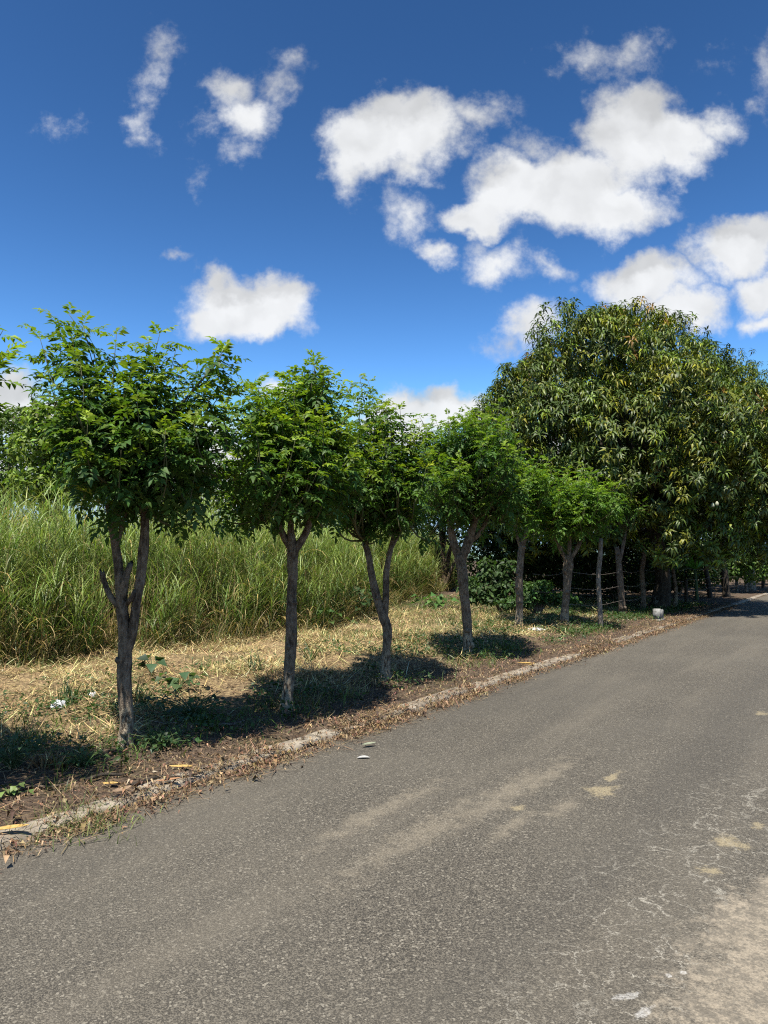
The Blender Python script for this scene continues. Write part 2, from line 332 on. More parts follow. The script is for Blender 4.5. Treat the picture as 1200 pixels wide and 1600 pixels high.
# road: worn asphalt with tan dust patches, pale crack lines and bare aggregate
def road_material():
    m, t = material('worn_asphalt'); oc = t.n('ShaderNodeTexCoord').outputs['Object']      # object x runs along the road
    xyz = t.n('ShaderNodeSeparateXYZ', {0: oc})
    vor = t.n('ShaderNodeTexVoronoi', {'Vector': oc, 'Scale': 180.0, 'Randomness': 1.0})
    vor2 = t.n('ShaderNodeTexVoronoi', {'Vector': oc, 'Scale': 105.0})
    val = t.n('ShaderNodeSeparateColor', {0: vor.outputs['Color']}); val2 = t.n('ShaderNodeSeparateColor', {0: vor2.outputs['Color']})
    big = t.noise(oc, .55, 5, .55); mid = t.noise(oc, 4.0, 4, .6); fine = t.noise(oc, 260, 2, .6)
    streak = t.noise(t.vec('MULTIPLY', oc, (.22, 1.6, 1)), 1.0, 4, .55)
    c = t.mix(t.smooth(val.outputs[0], .15, .95), (.055, .049, .040), (.215, .195, .162))
    c = t.mix(t.smooth(val2.outputs[1], .90, .98), c, (.36, .335, .285))
    c = t.mix(t.math('MULTIPLY', t.smooth(val2.outputs[2], .88, .95), .7), c, (.022, .02, .018))
    c = t.mix(t.math('MULTIPLY', t.smooth(fine.outputs[0], .35, .7), .25), c, (.17, .16, .14))
    c = t.mix(t.math('MULTIPLY', t.smooth(big.outputs[0], .40, .66), .22), c, (.21, .195, .165))
    c = t.mix(t.math('MULTIPLY', t.smooth(streak.outputs[0], .48, .72), .30), c, (.25, .225, .185))
    edge = t.smooth(t.math('ADD', xyz.outputs[1], t.math('MULTIPLY', t.math('SUBTRACT', mid.outputs[0], .5), .5)), -.55, .02)
    c = t.mix(t.math('MULTIPLY', edge, .28), c, (.17, .14, .105))
    # dust and patching where the photograph has it
    def spot(px, py, ru, rv, ang=0.0):
        x, y = flat_ground(px, py); u, v = uv_of(x, y)
        d = t.vec('SUBTRACT', oc, (float(u), float(v), 0))
        if ang: d = t.n('ShaderNodeVectorRotate', {'Vector': d, 'Angle': ang}, rotation_type='Z_AXIS').outputs[0]
        return t.math('SUBTRACT', 1.0, t.vec('LENGTH', t.vec('MULTIPLY', d, (1 / ru, 1 / rv, 0))))
    def union(l):
        m_ = l[0]
        for e in l[1:]: m_ = t.math('MAXIMUM', m_, e)
        return m_
    patch = t.noise(oc, 7.0, 10, .80)
    soft = union([spot(800, 1235, 1.6, .2), spot(850, 1215, 1.0, .16), spot(660, 1300, 1.3, .2), spot(600, 1265, 1.2, .16), spot(800, 1290, .5, .1), spot(880, 1262, .5, .12)])
    sf = t.smooth(t.math('ADD', t.math('MULTIPLY', soft, .6), t.math('MULTIPLY', t.math('SUBTRACT', patch.outputs[0], .5), 2.0)), .08, .62)
    c = t.mix(t.math('MULTIPLY', t.math('MULTIPLY', sf, t.math('MULTIPLY_ADD', val.outputs[0], .5, .5)), .62), c, (.38, .335, .265))
    hard = union([spot(940, 1236, .26, .2), spot(958, 1214, .3, .07), spot(1140, 1318, .2, .16), spot(1105, 1362, .1, .1), spot(1190, 1115, .2, .12), spot(1185, 1290, .12, .07), spot(812, 1262, .1, .07)])
    hf = t.smooth(t.math('ADD', t.math('MULTIPLY', hard, .9), t.math('MULTIPLY', t.math('SUBTRACT', patch.outputs[0], .55), 3.5)), .15, .6)
    c = t.mix(t.math('MULTIPLY', t.math('MULTIPLY', hf, t.smooth(val.outputs[0], -.2, .5)), .92), c, (.42, .36, .24))
    worn = union([spot(1260, 1480, .75, .5), spot(1200, 1610, .38, .42), spot(1360, 1570, 1.3, .75), spot(1225, 1395, .3, .16)])
    wf = t.smooth(t.math('ADD', worn, t.math('MULTIPLY', t.math('SUBTRACT', patch.outputs[0], .52), 2.0)), .0, .4)
    wc = t.mix(t.smooth(t.math('ADD', t.noise(oc, 60, 4, .7).outputs[0], t.math('MULTIPLY', t.math('SUBTRACT', t.noise(oc, 9, 5, .7).outputs[0], .5), .9)), .34, .68), (.20, .18, .15), (.43, .375, .30))
    c = t.mix(t.math('MULTIPLY', t.math('MULTIPLY', wf, t.math('MULTIPLY_ADD', val.outputs[1], .4, .6)), .95), c, wc)
    # pale crack lines near the worn area
    wob = t.vec('MULTIPLY_ADD', t.vec('SUBTRACT', t.noise(oc, 7, 4, .6).outputs['Color'], (.5, .5, .5)), (.22, .22, 0), oc)
    cr = t.n('ShaderNodeTexVoronoi', {'Vector': wob, 'Scale': 4.6}, feature='DISTANCE_TO_EDGE').outputs[0]
    near = t.smooth(t.math('ADD', union([spot(1060, 1420, 2.4, .8), spot(1010, 1560, .9, .35), spot(1120, 1280, 1.6, .5)]), t.math('MULTIPLY', t.math('SUBTRACT', patch.outputs[0], .5), 1.5)), .15, .6)
    crf = t.math('MULTIPLY', t.math('MULTIPLY', t.math('SUBTRACT', 1.0, wf), t.math('MULTIPLY', t.math('SUBTRACT', 1.0, t.smooth(cr, .006, .030)), near)), t.smooth(mid.outputs[0], .36, .56))
    c = t.mix(t.math('MULTIPLY', crf, t.smooth(val.outputs[2], .1, .9)), c, (.46, .44, .39))
    wh = t.smooth(t.math('ADD', union([spot(984, 1558, .12, .035, .6), spot(1004, 1585, .1, .03, .3), spot(1045, 1527, .025, .02), spot(1068, 1522, .025, .02), t.math('SUBTRACT', spot(830, 1410, .5, .22), .8)]), t.math('MULTIPLY', t.math('SUBTRACT', patch.outputs[0], .57), 3.2)), .25, .55)
    c = t.mix(t.math('MULTIPLY', wh, t.math('MULTIPLY_ADD', val.outputs[2], .6, .25)), c, (.60, .60, .60))
    trk = t.noise(t.vec('MULTIPLY', oc, (.12, .9, 1)), 1.0, 3, .5)
    c = t.mix(t.math('MULTIPLY', t.math('MULTIPLY', t.smooth(trk.outputs[0], .50, .66), t.math('SUBTRACT', 1.0, wf)), .30), c, (.085, .08, .072))
    c = t.vec('MULTIPLY', c, (.90 * ALB, .855 * ALB, .775 * ALB))
    hgt = t.math('ADD', t.math('MULTIPLY', t.math('SUBTRACT', 1.0, vor.outputs['Distance']), .9), t.math('MULTIPLY', val.outputs[1], .6))
    hgt = t.math('ADD', hgt, t.math('MULTIPLY', fine.outputs[0], .5))
    bp = t.n('ShaderNodeBump', {'Height': hgt, 'Strength': t.math('MULTIPLY_ADD', wf, -.45, .75), 'Distance': .006})
    finish(t, t.n('ShaderNodeBsdfPrincipled', {'Base Color': c, 'Roughness': .82, 'Specular IOR Level': .3, 'Normal': bp.outputs[0]}).outputs[0]); return m
M_ROAD = road_material()
def ground_material():
    m, t = material('verge_soil'); oc = t.n('ShaderNodeTexCoord').outputs['Object']
    v = t.n('ShaderNodeSeparateXYZ', {0: oc}).outputs[1]
    n1 = t.noise(oc, 3.0, 6, .65); n2 = t.noise(oc, 26, 6, .7); n3 = t.noise(oc, 1.1, 4, .6)
    c = t.mix(t.smooth(n2.outputs[0], .3, .7), (.055, .037, .026), (.20, .145, .10))
    straw = t.mix(t.smooth(n2.outputs[0], .38, .68), (.15, .10, .055), (.66, .48, .24))
    sf = t.smooth(t.math('ADD', v, t.math('MULTIPLY', n1.outputs[0], 2.4)), 2.2, 3.8)
    uu = t.n('ShaderNodeSeparateXYZ', {0: oc}).outputs[0]
    sf = t.math('MULTIPLY', sf, t.math('SUBTRACT', 1.0, t.smooth(t.math('ADD', uu, t.math('MULTIPLY', n3.outputs[0], 4.0)), 19.0, 25.0)))
    c = t.mix(t.math('MULTIPLY', sf, .8), c, straw)
    c = t.mix(t.math('MULTIPLY', t.smooth(n3.outputs[0], .52, .66), .45), c, (.07, .085, .028))
    c = t.vec('MULTIPLY', c, (ALB,) * 3)
    hgt = t.math('ADD', n2.outputs[0], t.math('MULTIPLY', t.noise(oc, 90, 3, .7).outputs[0], .5))
    bp = t.n('ShaderNodeBump', {'Height': hgt, 'Strength': .9, 'Distance': .03})
    finish(t, t.n('ShaderNodeBsdfPrincipled', {'Base Color': c, 'Roughness': .95, 'Specular IOR Level': .1, 'Normal': bp.outputs[0]}).outputs[0]); return m
M_GROUND = ground_material()
M_KERB = plain('old_concrete', (.17, .135, .098), (.45, .385, .295), 5, .92, .45, .01, .15)

# ------------------------------------------------------------------ ground, road, kerb
ROT = math.atan2(T[1], T[0])
def frame_obj(name, us, vs, zf, mat):            # a sheet laid along the road; its local x, y are u, v
    U, Vv = np.meshgrid(us, vs, indexing='ij'); x, y = xy_of(U, Vv); Z = zf(U, Vv, x, y)
    V = np.stack([U, Vv, Z], -1).reshape(-1, 3); nu, nv = U.shape
    i = np.arange(nu - 1)[:, None] * nv; j = np.arange(nv - 1)[None]
    f = np.stack([i + j, i + nv + j, i + nv + j + 1, i + j + 1], -1).reshape(-1, 4)
    o = mesh_obj(name, V, [f], mat, smooth=True); o.location = (O[0], O[1], 0); o.rotation_euler = (0, 0, ROT); return o
def grow(a, b, n, p): return a + (b - a) * np.linspace(0, 1, n) ** p
us = np.concatenate([-3 - grow(0.1, 900, 26, 4)[::-1], np.arange(-3, 18, .05), 18 + grow(0.05, 30, 150, 1.6), 48.5 + grow(1, 1800, 30, 3)])
vs = np.concatenate([-.4 - grow(.05, 900, 26, 4)[::-1], np.arange(-.4, .5, .03), .5 + grow(.02, 11, 150, 1.5), 11.6 + grow(.3, 1500, 30, 3.5)])
ground = tag(frame_obj('ground', us, vs, lambda u, v, x, y: np.where(v < -9.2, .05 + .1 * fbm(u * .3, v * .3, 3), gh(x, y)), M_GROUND), 'brown soil verge and field with cut straw beside the road', 'ground', kind='structure')
def road_z(u, v, x, y):
    e = sm(v, -.12, .0)
    return 0.004 + .012 * (fbm(u * .5, v * .5, 3) - .5) * sm(-v, .2, 1.5) - .05 * sm(v + .06 * (fbm(u * 3 + 9, v * 0 + 2, 4) - .5) * 2, -.05, .03)
rus = np.concatenate([[-60, -30, -15, -8], np.arange(-4, 40, .12), 40 + grow(1, 900, 25, 2.5)])
rvs = np.concatenate([np.arange(-9.2, -1, .35), np.arange(-1, -.2, .1), np.arange(-.2, .045, .02)])
road = tag(frame_obj('road', rus, rvs, road_z, M_ROAD), 'worn grey asphalt road with tan dusty patches', 'road', kind='structure')
def kerb_mesh():
    g = Geo(); u = -6.0; r = random.Random(3)
    while u < 60:
        ln = r.uniform(.75, 1.15); us_ = np.linspace(u, u + ln - .012, 14); prof = [(-.015, -.1), (-.005, .03), (.02, .048), (.16, .052), (.185, .035), (.19, -.1)]
        A = []; sh = r.uniform(-.012, .012); dz = r.uniform(-.008, .008)
        for uu in us_:
            A.append([(uu, a + sh + .014 * (vnoise(uu * 4, a * 30 + 5) - .5), b + (dz + .010 * (vnoise(uu * 3 + 3, a * 12) - .5) if b > 0 else 0)) for a, b in prof])
        A = np.array(A); k = len(prof); i = np.arange(13)[:, None] * k; j = np.arange(k - 1)[None]
        f = np.stack([i + j, i + k + j, i + k + j + 1, i + j + 1], -1).reshape(-1, 4)
        f2 = np.array([[0, 1, 2, 3], [0, 3, 4, 5]]); g.add(A.reshape(-1, 3), f4=np.concatenate([f, f2, (f2 + 13 * k)[:, ::-1]])); u += ln
    return g
kerb = kerb_mesh().obj('kerb', M_KERB); kerb.location = (O[0], O[1], 0); kerb.rotation_euler = (0, 0, ROT)
tag(kerb, 'broken sunken concrete kerb half buried by soil and litter', 'kerb', kind='structure')

# ------------------------------------------------------------------ the row of pinnate-leaved trees
def unit_sphere(n): return nrm(rng.normal(size=(n, 3)))
def pinnate_crown(geo, twig, shoots, lsize=1.0, young=(.40, .50, .04), old=(.085, .165, .03), nleaf=12, npair=5, spread=1.0):
    """shoots: (base point, tip point) pairs; compound leaves spiral along them"""
    B, AX, UP, LL, WW, CC = [], [], [], [], [], []
    for (b, tp) in shoots:
        b = np.array(b, float); tp = np.array(tp, float); ln = np.linalg.norm(tp - b)
        mid = (b + tp) / 2 + np.array([0, 0, -.12 * ln]) + rng.normal(0, .05 * ln, 3)
        tube(twig, [(*b, .0065), (*mid, .005), (*tp, .002)], 5, .12, 0.05)
        n = max(4, int(nleaf * (.6 + .5 * ln / .7))); s = np.linspace(.18, 1.0, n) + rng.normal(0, .02, n); s = np.clip(s, .05, 1)
        pos = ((1 - s) ** 2)[:, None] * b + (2 * s * (1 - s))[:, None] * mid + (s ** 2)[:, None] * tp
        az = rng.random() * 6.28 + np.arange(n) * 2.4 + rng.normal(0, .25, n)
        el = np.radians(-22 + 75 * s ** 1.6 + rng.normal(0, 14, n))
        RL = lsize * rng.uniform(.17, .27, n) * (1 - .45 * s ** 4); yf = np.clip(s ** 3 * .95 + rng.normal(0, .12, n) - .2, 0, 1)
        for i in range(n):
            h = np.array([math.cos(az[i]), math.sin(az[i]), 0]); sd = np.array([-h[1], h[0], 0])
            e = el[i]; drop = rng.uniform(.5, 1.1)
            k = np.linspace(.28, 1, npair); th = e - drop * k * .8
            px_ = RL[i] * np.cumsum(np.cos(th)) / npair; pz = RL[i] * np.cumsum(np.sin(th)) / npair
            rp = pos[i] + h * px_[:, None] + np.array([0, 0, 1.]) * pz[:, None]
            dirr = h * np.cos(th)[:, None] + np.array([0, 0, 1.]) * np.sin(th)[:, None]
            nor = -h * np.sin(th)[:, None] + np.array([0, 0, 1.]) * np.cos(th)[:, None]
            fold = rng.uniform(-.1, .7)
            for sg in (-1, 1):
                a = sg * sd * .85 + dirr * rng.uniform(.35, .75) - nor * fold * .55 + rng.normal(0, .16, (npair, 3))
                B.append(rp); AX.append(a); UP.append(nor + rng.normal(0, .25, (npair, 3)))
            B.append(rp[-1:]); AX.append(dirr[-1:] + rng.normal(0, .15, (1, 3))); UP.append(nor[-1:])
            nn = 2 * npair + 1; pr = np.concatenate([np.sin(np.pi * (.22 + .68 * (np.arange(npair) + .5) / npair))] * 2 + [[.95]])
            L = lsize * .104 * (RL[i] / (.22 * lsize)) ** .45 * pr * rng.uniform(.85, 1.15, nn); LL.append(L); WW.append(L * rng.uniform(.36, .47, nn))
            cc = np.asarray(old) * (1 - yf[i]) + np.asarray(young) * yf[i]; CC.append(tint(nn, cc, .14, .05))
    leaves(geo, np.concatenate(B), np.concatenate(AX), np.concatenate(UP), np.concatenate(LL), np.concatenate(WW), np.concatenate(CC))
def to3(pts, D, off=0.0):
    out = []
    for p in pts:
        x, y, r = p[:3]; dd = p[3] if len(p) > 3 else 0.0
        q = P(x, y, D + dd + off); out.append((*q, r * .86 * D / F_PX))
    return out
ROW = 'trees planted in a row along the verge'
def row_tree(label, base_px, stems, blobs, tips, nsh=80, lsize=1.0, stub=None, bark=None, name='roadside_tree', depth=None, group=ROW, young=(.40, .50, .04), old=(.085, .165, .03), nleaf=14, deep=1.85, floor=820):
    b = G(*base_px); D = b[1] if depth is None else depth
    root = empty(name, b); tag(root, label, 'tree', group)
    tr = None
    for k, st in enumerate(stems):
        g = Geo(); pts = to3(st, D)
        if k == 0:
            x, y, z, r = pts[0]; pts = [(x, y, z - .08, r * 1.6), (x, y, b[2] + .015, r * 1.3), (x, y, b[2] + .09, r * 1.04)] + pts[1:]
        tube(g, pts, 14 if D < 14 else 9, .04 if D < 14 else .09, .16, seed=k + base_px[0])
        if k == 0:                              # knots and old pruning scars
            for _ in range(5):
                i_ = rng.integers(2, len(pts)); f_ = rng.random(); q0 = np.array(pts[i_ - 1]) * (1 - f_) + np.array(pts[i_]) * f_; a_ = rng.uniform(-2.6, -.4); o_ = np.array([math.cos(a_), math.sin(a_), .35])
                if q0[2] > b[2] + .1: tube(g, [(*(q0[:3] + o_ * q0[3] * .3), q0[3] * .62), (*(q0[:3] + o_ * q0[3] * .95), q0[3] * .5), (*(q0[:3] + o_ * q0[3] * 1.3), q0[3] * .3)], 8, .015, .3, seed=i_)
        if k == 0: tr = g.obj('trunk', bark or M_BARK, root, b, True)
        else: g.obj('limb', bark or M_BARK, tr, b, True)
    if stub:
        for st in stub:
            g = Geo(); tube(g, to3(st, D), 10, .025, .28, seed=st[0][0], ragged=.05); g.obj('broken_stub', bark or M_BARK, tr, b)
    heads = [np.array(to3(st, D)[-1][:3]) for st in stems]
    ctr = np.mean(heads, 0); shoots = []
    bl = []
    for q in blobs:
        x, y, rx, ry = q[:4]; dd = q[4] if len(q) > 4 else 0
        bl.append((P(x, y, D + dd), rx * D / F_PX, ry * D / F_PX))
    wgt = np.array([a[1] * a[2] for a in bl]); wgt /= wgt.sum()
    for k in rng.choice(len(bl), nsh, p=wgt):
        c, rx, rz = bl[k]; d = unit_sphere(1)[0] * rng.random() ** .33
        tip = c + d * np.array([rx, rx * deep, rz]) + np.array([0, rng.uniform(-.65, .65) if D > 6.5 else rng.uniform(-.3, .3), 0])
        out = tip - ctr; out[2] *= .3; out = nrm(out)
        ln = rng.uniform(.35, .75) * min(1.0, (rx + rz) / .9)
        dr = nrm(out * rng.uniform(.2, .7) + np.array([0, 0, 1.]) * (.5 + .5 * (d[2] > -.3)) + rng.normal(0, .2, 3))
        b_ = tip - dr * ln; zf = P(600, floor - 10 + rng.normal(0, 22), D)[2]; up_ = np.array([0, 0, max(0.0, zf - b_[2]) + (rng.uniform(0, .12) if b_[2] < zf else 0)])
        shoots.append((b_ + up_, tip + up_ * .8))
    for q in tips:
        tip = P(q[0], q[1], D + rng.normal(0, .2)); src = np.array([ctr[0] * .5 + tip[0] * .5, tip[1] * .7 + ctr[1] * .3, tip[2] - rng.uniform(.55, .8)])
        shoots.append((src, tip))
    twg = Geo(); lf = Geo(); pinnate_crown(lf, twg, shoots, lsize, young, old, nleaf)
    for s_ in shoots:                      # thin branches that carry the shoots
        h = heads[int(np.argmin([np.linalg.norm(s_[0] - q) for q in heads]))]
        m = (h + s_[0]) / 2 + np.array([0, 0, -.06]) + rng.normal(0, .04, 3)
        tube(twg, [(*h, .016), (*m, .012), (*s_[0], .008)], 5, .12, .08)
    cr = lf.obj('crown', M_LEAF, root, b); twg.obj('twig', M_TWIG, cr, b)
    return root

# nearest tree, cut off by the left edge of the picture
row_tree('leafy branch tips of a tree reaching in at the far left edge of the photo', (-240, 1262),
         [[(-240,1262,17),(-244,1150,13),(-238,1000,12),(-250,860,9)], [(-238,1010,9),(-205,930,8),(-190,840,6)]],
         [(-225,660,145,130),(-155,600,95,85),(-270,760,130,80)], [(5,515),(12,545),(0,570),(-30,520),(-60,500),(-25,560),(-120,450),(-200,470)], 75)
row_tree('two-stemmed tree with a jagged broken stub and paler colour at its foot', (195, 1166),
         [[(195,1168,12),(197,1120,11.5),(194,1060,12.5),(195,1000,11.5),(190,940,10.5),(187,905,9),(183,870,7.5),(175,815,7),(166,765,6.5),(160,720,5)],
          [(196,1030,6),(206,990,8.5),(213,940,8.5),(221,890,8.5),(226,830,8),(228,770,7),(236,710,5)], [(181,865,4.5),(190,825,4),(200,785,4),(202,740,3)]],
         [(205,685,115,90),(150,620,65,60),(245,620,75,65),(320,640,48,65),(250,750,90,45),(130,690,55,60),(185,760,45,30),(110,545,34,36),(180,575,40,36),(300,710,55,50),(240,560,34,30),(345,580,24,30)],
         [(105,487),(85,497),(130,510),(182,522),(205,560),(250,520),(232,535),(275,545),(350,546),(335,575),(362,590),(70,545),(80,590),(95,640),(310,565),(60,520)], 100, young=(.36,.46,.045), old=(.075,.15,.034),
         floor=806, stub=[[(191,935,9),(196,905,7.5,-.03),(203,884,5,-.03)],[(188,950,7),(172,932,5,-.02),(163,908,4.5),(160,896,4)],[(195,945,5),(204,936,4,-.05),(208,928,3,-.06)]])
row_tree('straight single-trunk tree whose bark is paler low down, between two forked trees', (447, 1108),
         [[(447,1110,10.5),(450,1070,9.5),(454,1010,10),(455,940,9),(457,890,9.5),(457,858,10),(454,825,6),(458,780,4)],[(458,865,6),(440,830,6),(428,790,4)],[(460,860,7),(478,832,6),(492,790,4)]],
         [(440,715,105,90),(395,665,70,70),(490,660,80,75),(445,775,100,50),(380,755,60,55),(520,700,55,80),(425,620,70,38),(490,615,40,40),(490,585,24,26)],
         [(490,560),(476,575),(505,590),(395,600),(375,630),(430,608),(350,665),(550,600),(450,608)], 185, lsize=.95, floor=818)
row_tree('tree whose trunk forks low into two thin bare stems, third in the row', (603, 1061),
         [[(603,1062,9),(604,1020,8),(606,985,8.5),(601,968,8.5),(592,945,7),(582,905,6.5),(576,870,6),(570,845,5)],
          [(600,972,6),(603,930,6),(604,890,6),(612,850,5),(618,825,4)], [(612,856,3.5),(622,838,3),(636,815,2.5)]],
         [(585,750,82,62),(548,785,62,42),(628,785,45,50),(590,695,62,52),(552,675,48,48),(645,715,36,52),(606,655,30,32),(635,775,38,48)],
         [(562,586),(575,594),(548,618),(600,640),(635,660),(655,700),(590,622)], 180, lsize=.9, floor=822, young=(.42,.50,.04))
row_tree('dense round-headed tree with a thick forked trunk, left of the mango', (730, 1022),
         [[(731,1024,9),(731,985,8.5),(726,930,8.5),(720,880,9),(717,868,8)],[(719,880,6.5),(708,845,6.5),(700,800,4)],[(720,878,7.5),(732,845,7.5),(745,800,5)],[(730,850,4),(752,830,4),(765,800,3)]],
         [(730,720,85,75),(690,735,58,75),(775,730,50,70),(735,780,85,52),(700,680,45,40),(755,670,45,40),(790,760,30,50)],
         [(655,650),(645,670),(700,648),(735,652),(720,645),(640,700),(765,650),(680,655)], 225, lsize=.88, nleaf=13, floor=812, young=(.36,.48,.04), old=(.075,.155,.028))
row_tree('slim bright green tree leaning slightly right, its trunk in the shade of the green bank', (812, 980),
         [[(811,984,7.5),(812,950,6.5),(811,905,6.5),(814,865,6),(819,840,5)],[(815,862,3),(806,830,3),(800,800,2)],[(819,842,4),(826,815,3),(828,790,2)]],
         [(815,750,42,45),(790,740,32,40),(835,770,35,40),(812,800,35,30)], [(800,700),(815,705),(835,715),(845,735)], 95, floor=815, lsize=1.15, nleaf=11, young=(.31,.43,.035), old=(.11,.21,.03))
row_tree('small bright green tree with a stout trunk and several fine forks, beside the thin post', (882, 978),
         [[(882,980,8),(883,950,7),(886,915,8),(888,885,9),(888,868,7)],[(887,880,4),(872,850,3.5),(862,820,2)],[(888,878,4),(890,850,3.5),(890,815,2)],[(889,878,4),(905,850,3.5),(915,820,2)]],
         [(905,785,55,42),(870,800,35,40),(922,795,32,32),(900,760,45,30),(880,825,40,20)], [(880,738),(905,742),(925,748),(945,765),(960,790),(855,770)], 115, floor=836, lsize=1.15, nleaf=11, young=(.31,.43,.035), old=(.11,.21,.03))
row_tree('knobbly brown trunk standing in sunlight right of the thin grey post', (972, 962),
         [[(973,966,6.5),(971,930,6),(969,900,6),(967,880,5),(964,855,4)],[(967,884,3),(973,855,3),(978,830,2)]],
         [(972,835,26,28),(960,815,22,25)], [(965,795)], 28, bark=M_BARK2, lsize=1.1, nleaf=9, young=(.16,.26,.02))

# ------------------------------------------------------------------ mango trees
def mango(label, name, base, trunk, center, radii, nl, top=None, px_lim=None, lump=(1.0, 1.55), per=46, seed=1, low=-.75, extra=()):
    r2 = np.random.default_rng(seed); root = empty(name, base); tag(root, label, 'tree', 'mango trees behind the verge')
    C = np.asarray(center); R = np.asarray(radii); lumps = []
    tries = 0
    while len(lumps) < nl and tries < 20000:
        tries += 1; d = nrm(r2.normal(size=(1, 3)))[0]
        if d[2] < low: continue
        q = C + d * R * (r2.uniform(.74, .97) if len(lumps) % 4 else r2.uniform(.45, .65)); lr = r2.uniform(*lump)
        if q[2] - lr < 1.4: q[2] = 1.4 + lr
        if top is not None:                     # keep to the outline of this tree's crown
            dv = q - np.array([0, 0, CAM_H]); D = dv[1]; sx = W_PX / 2 + dv[0] / D * F_PX; sy = 875 - dv[2] / D * F_PX
            rp = lr / D * F_PX
            if sy - rp * .85 < np.interp(sx, *top): continue
            if px_lim and (sx - rp * .8 < px_lim[0]): continue
        if any(np.linalg.norm(q - p) < .47 * (lr + l) for p, l in lumps): continue
        lumps.append((q, lr))
    for (ex, ey, eD, el) in extra: lumps.append((P(ex, ey, eD), el))
    lf = Geo(); tw = Geo(); tk = Geo()
    tube(tk, trunk, 14, .12, .1, seed=seed); head = np.array(trunk[-1][:3])
    for p, l in lumps[::2]:
        m = head * .5 + p * .5 + np.array([0, 0, -.3]) + r2.normal(0, .3, 3)
        tube(tw, [(*head, .11), (*m, .07), (*(p * .9 + head * .1), .03)], 7, .25, .12, seed=3)
    pos, out, age = [], [], []
    for p, l in lumps:
        n = int(per * (l / 1.3) ** 2); d = nrm(r2.normal(size=(n * 3, 3)) + np.array([0, 0, .35])); og = nrm(p - C)
        d = d[(d @ og) > -.45][:n]
        pos.append(p + d * (l * r2.uniform(.72, 1.08, (len(d), 1)))); out.append(nrm(d + .35 * og)); age.append(np.full(len(d), r2.normal(0, .5)) + r2.normal(0, .55, len(d)))
    pos = np.concatenate(pos); out = np.concatenate(out); age = np.concatenate(age)
    nL = 12; n = len(pos)
    ax = nrm(out * .8 + np.array([0, 0, .55]))
    t1 = nrm(np.cross(ax, np.array([.3, .2, 1.]))); t2 = np.cross(ax, t1)
    B, A, U, Ls, Cc = [], [], [], [], []
    old = np.array([.070, .110, .022]); yel = np.array([.30, .29, .03]); brn = np.array([.30, .15, .045]); lim = np.array([.16, .24, .022])
    cs = np.repeat(old[None], n, 0) * (1 + r2.normal(0, .18, (n, 1)))
    w = np.clip(age * .7 - .12, 0, 1)[:, None] * .8; cs = cs * (1 - w) + yel * w
    w = ((r2.random(n) < .12) * .8)[:, None]; cs = cs * (1 - w) + lim * w
    w = ((age > 1.35) * (r2.random(n) < .35) * .85)[:, None]; cs = cs * (1 - w) + brn * w
    fresh = np.clip(cs * np.array([2.0, 1.6, .8]), 0, .34)
    for k in range(nL):
        a = k * 2.4 + r2.normal(0, .3, n); lv = k / nL
        d = nrm((t1 * np.cos(a)[:, None] + t2 * np.sin(a)[:, None]) * (1.0) + ax * (.75 - 1.0 * lv + r2.normal(0, .2, (n, 1))) + np.array([0, 0, -.22 - .3 * lv]))
        B.append(pos - ax * (.09 * lv) + d * .02); A.append(d); U.append(ax + np.array([0, 0, .6]) + r2.normal(0, .2, (n, 3))); Ls.append(r2.uniform(.18, .27, n)); Cc.append(np.clip((fresh if lv > .66 else cs) * (1 + r2.normal(0, .15, (n, 1))), .004, .8))
    L = np.concatenate(Ls)
    leaves(lf, np.concatenate(B), np.concatenate(A), np.concatenate(U), L, L * .27, np.concatenate(Cc), .16, .5, .42)
    bl = pos[::2] - out[::2] * .35
    for i in range(len(bl)):
        tube(tw, [(*bl[i], .012), (*((bl[i] + pos[2 * i]) / 2 + np.array([0, 0, -.03])), .009), (*pos[2 * i], .006)], 4, .5, 0, cap=False)
    t_ = tk.obj('trunk', M_BARKM, root, base, True); cr = lf.obj('crown', M_MANGO, root, base); tw.obj('twig', M_BARKM, cr, base, True); return root
bm_ = np.array([9.0, 24.2, 0.0]); bm_[2] = float(gh(bm_[0], bm_[1])) - .05
top1 = ([600, 735, 745, 775, 800, 830, 850, 868, 880, 893, 906, 930, 955, 985, 1005, 1040, 1062, 1085, 1102, 1115, 1180, 1260, 1300], [700, 628, 600, 614, 570, 566, 542, 552, 500, 458, 500, 482, 452, 472, 460, 490, 480, 515, 550, 575, 585, 640, 720])
mg = mango('huge round mango tree with drooping leaves and yellowish flushes, filling the right side', 'mango_tree', bm_,
      [(*bm_[:2], bm_[2] - .1, .34), (*(bm_[:2] + [.1, -.1]), 1.0, .25), (*(bm_[:2] + [-.1, 0]), 2.4, .24), (*(bm_[:2] + [-.2, .1]), 3.6, .26)],
      (8.2, 24.2, 5.2), (5.35, 4.7, 4.8), 175, top1, (722,), seed=4, per=84, lump=(.75, 1.4), extra=((778,650,24,1.0),(806,622,24.4,.95),(842,595,24,.95),(872,572,24.4,.9),(762,700,24,1.0),(765,672,25,.8),(788,748,24,1.1),(1100,570,26,.95),(1128,605,26.5,1.1),(1118,650,25.5,1.1),(1150,640,27,1.2),(1165,700,26,1.3)))
bm2 = np.array([15.2, 39.0, 0.0]); bm2[2] = float(gh(bm2[0], bm2[1])) - .05
top2 = ([700, 1000, 1110, 1130, 1180, 1260, 1330], [700, 640, 552, 545, 550, 570, 690])
mango('second mango tree farther along, its crown showing behind the right shoulder of the huge one', 'mango_tree', bm2,
      [(*bm2[:2], bm2[2] - .1, .36), (*bm2[:2], 1.2, .28), (*(bm2[:2] + [.2, 0]), 3.2, .24)], (16.0, 38.6, 6.5), (6.3, 5.0, 5.8), 170, top2, None, (1.1, 1.8), 40, seed=9)
fr = Geo()
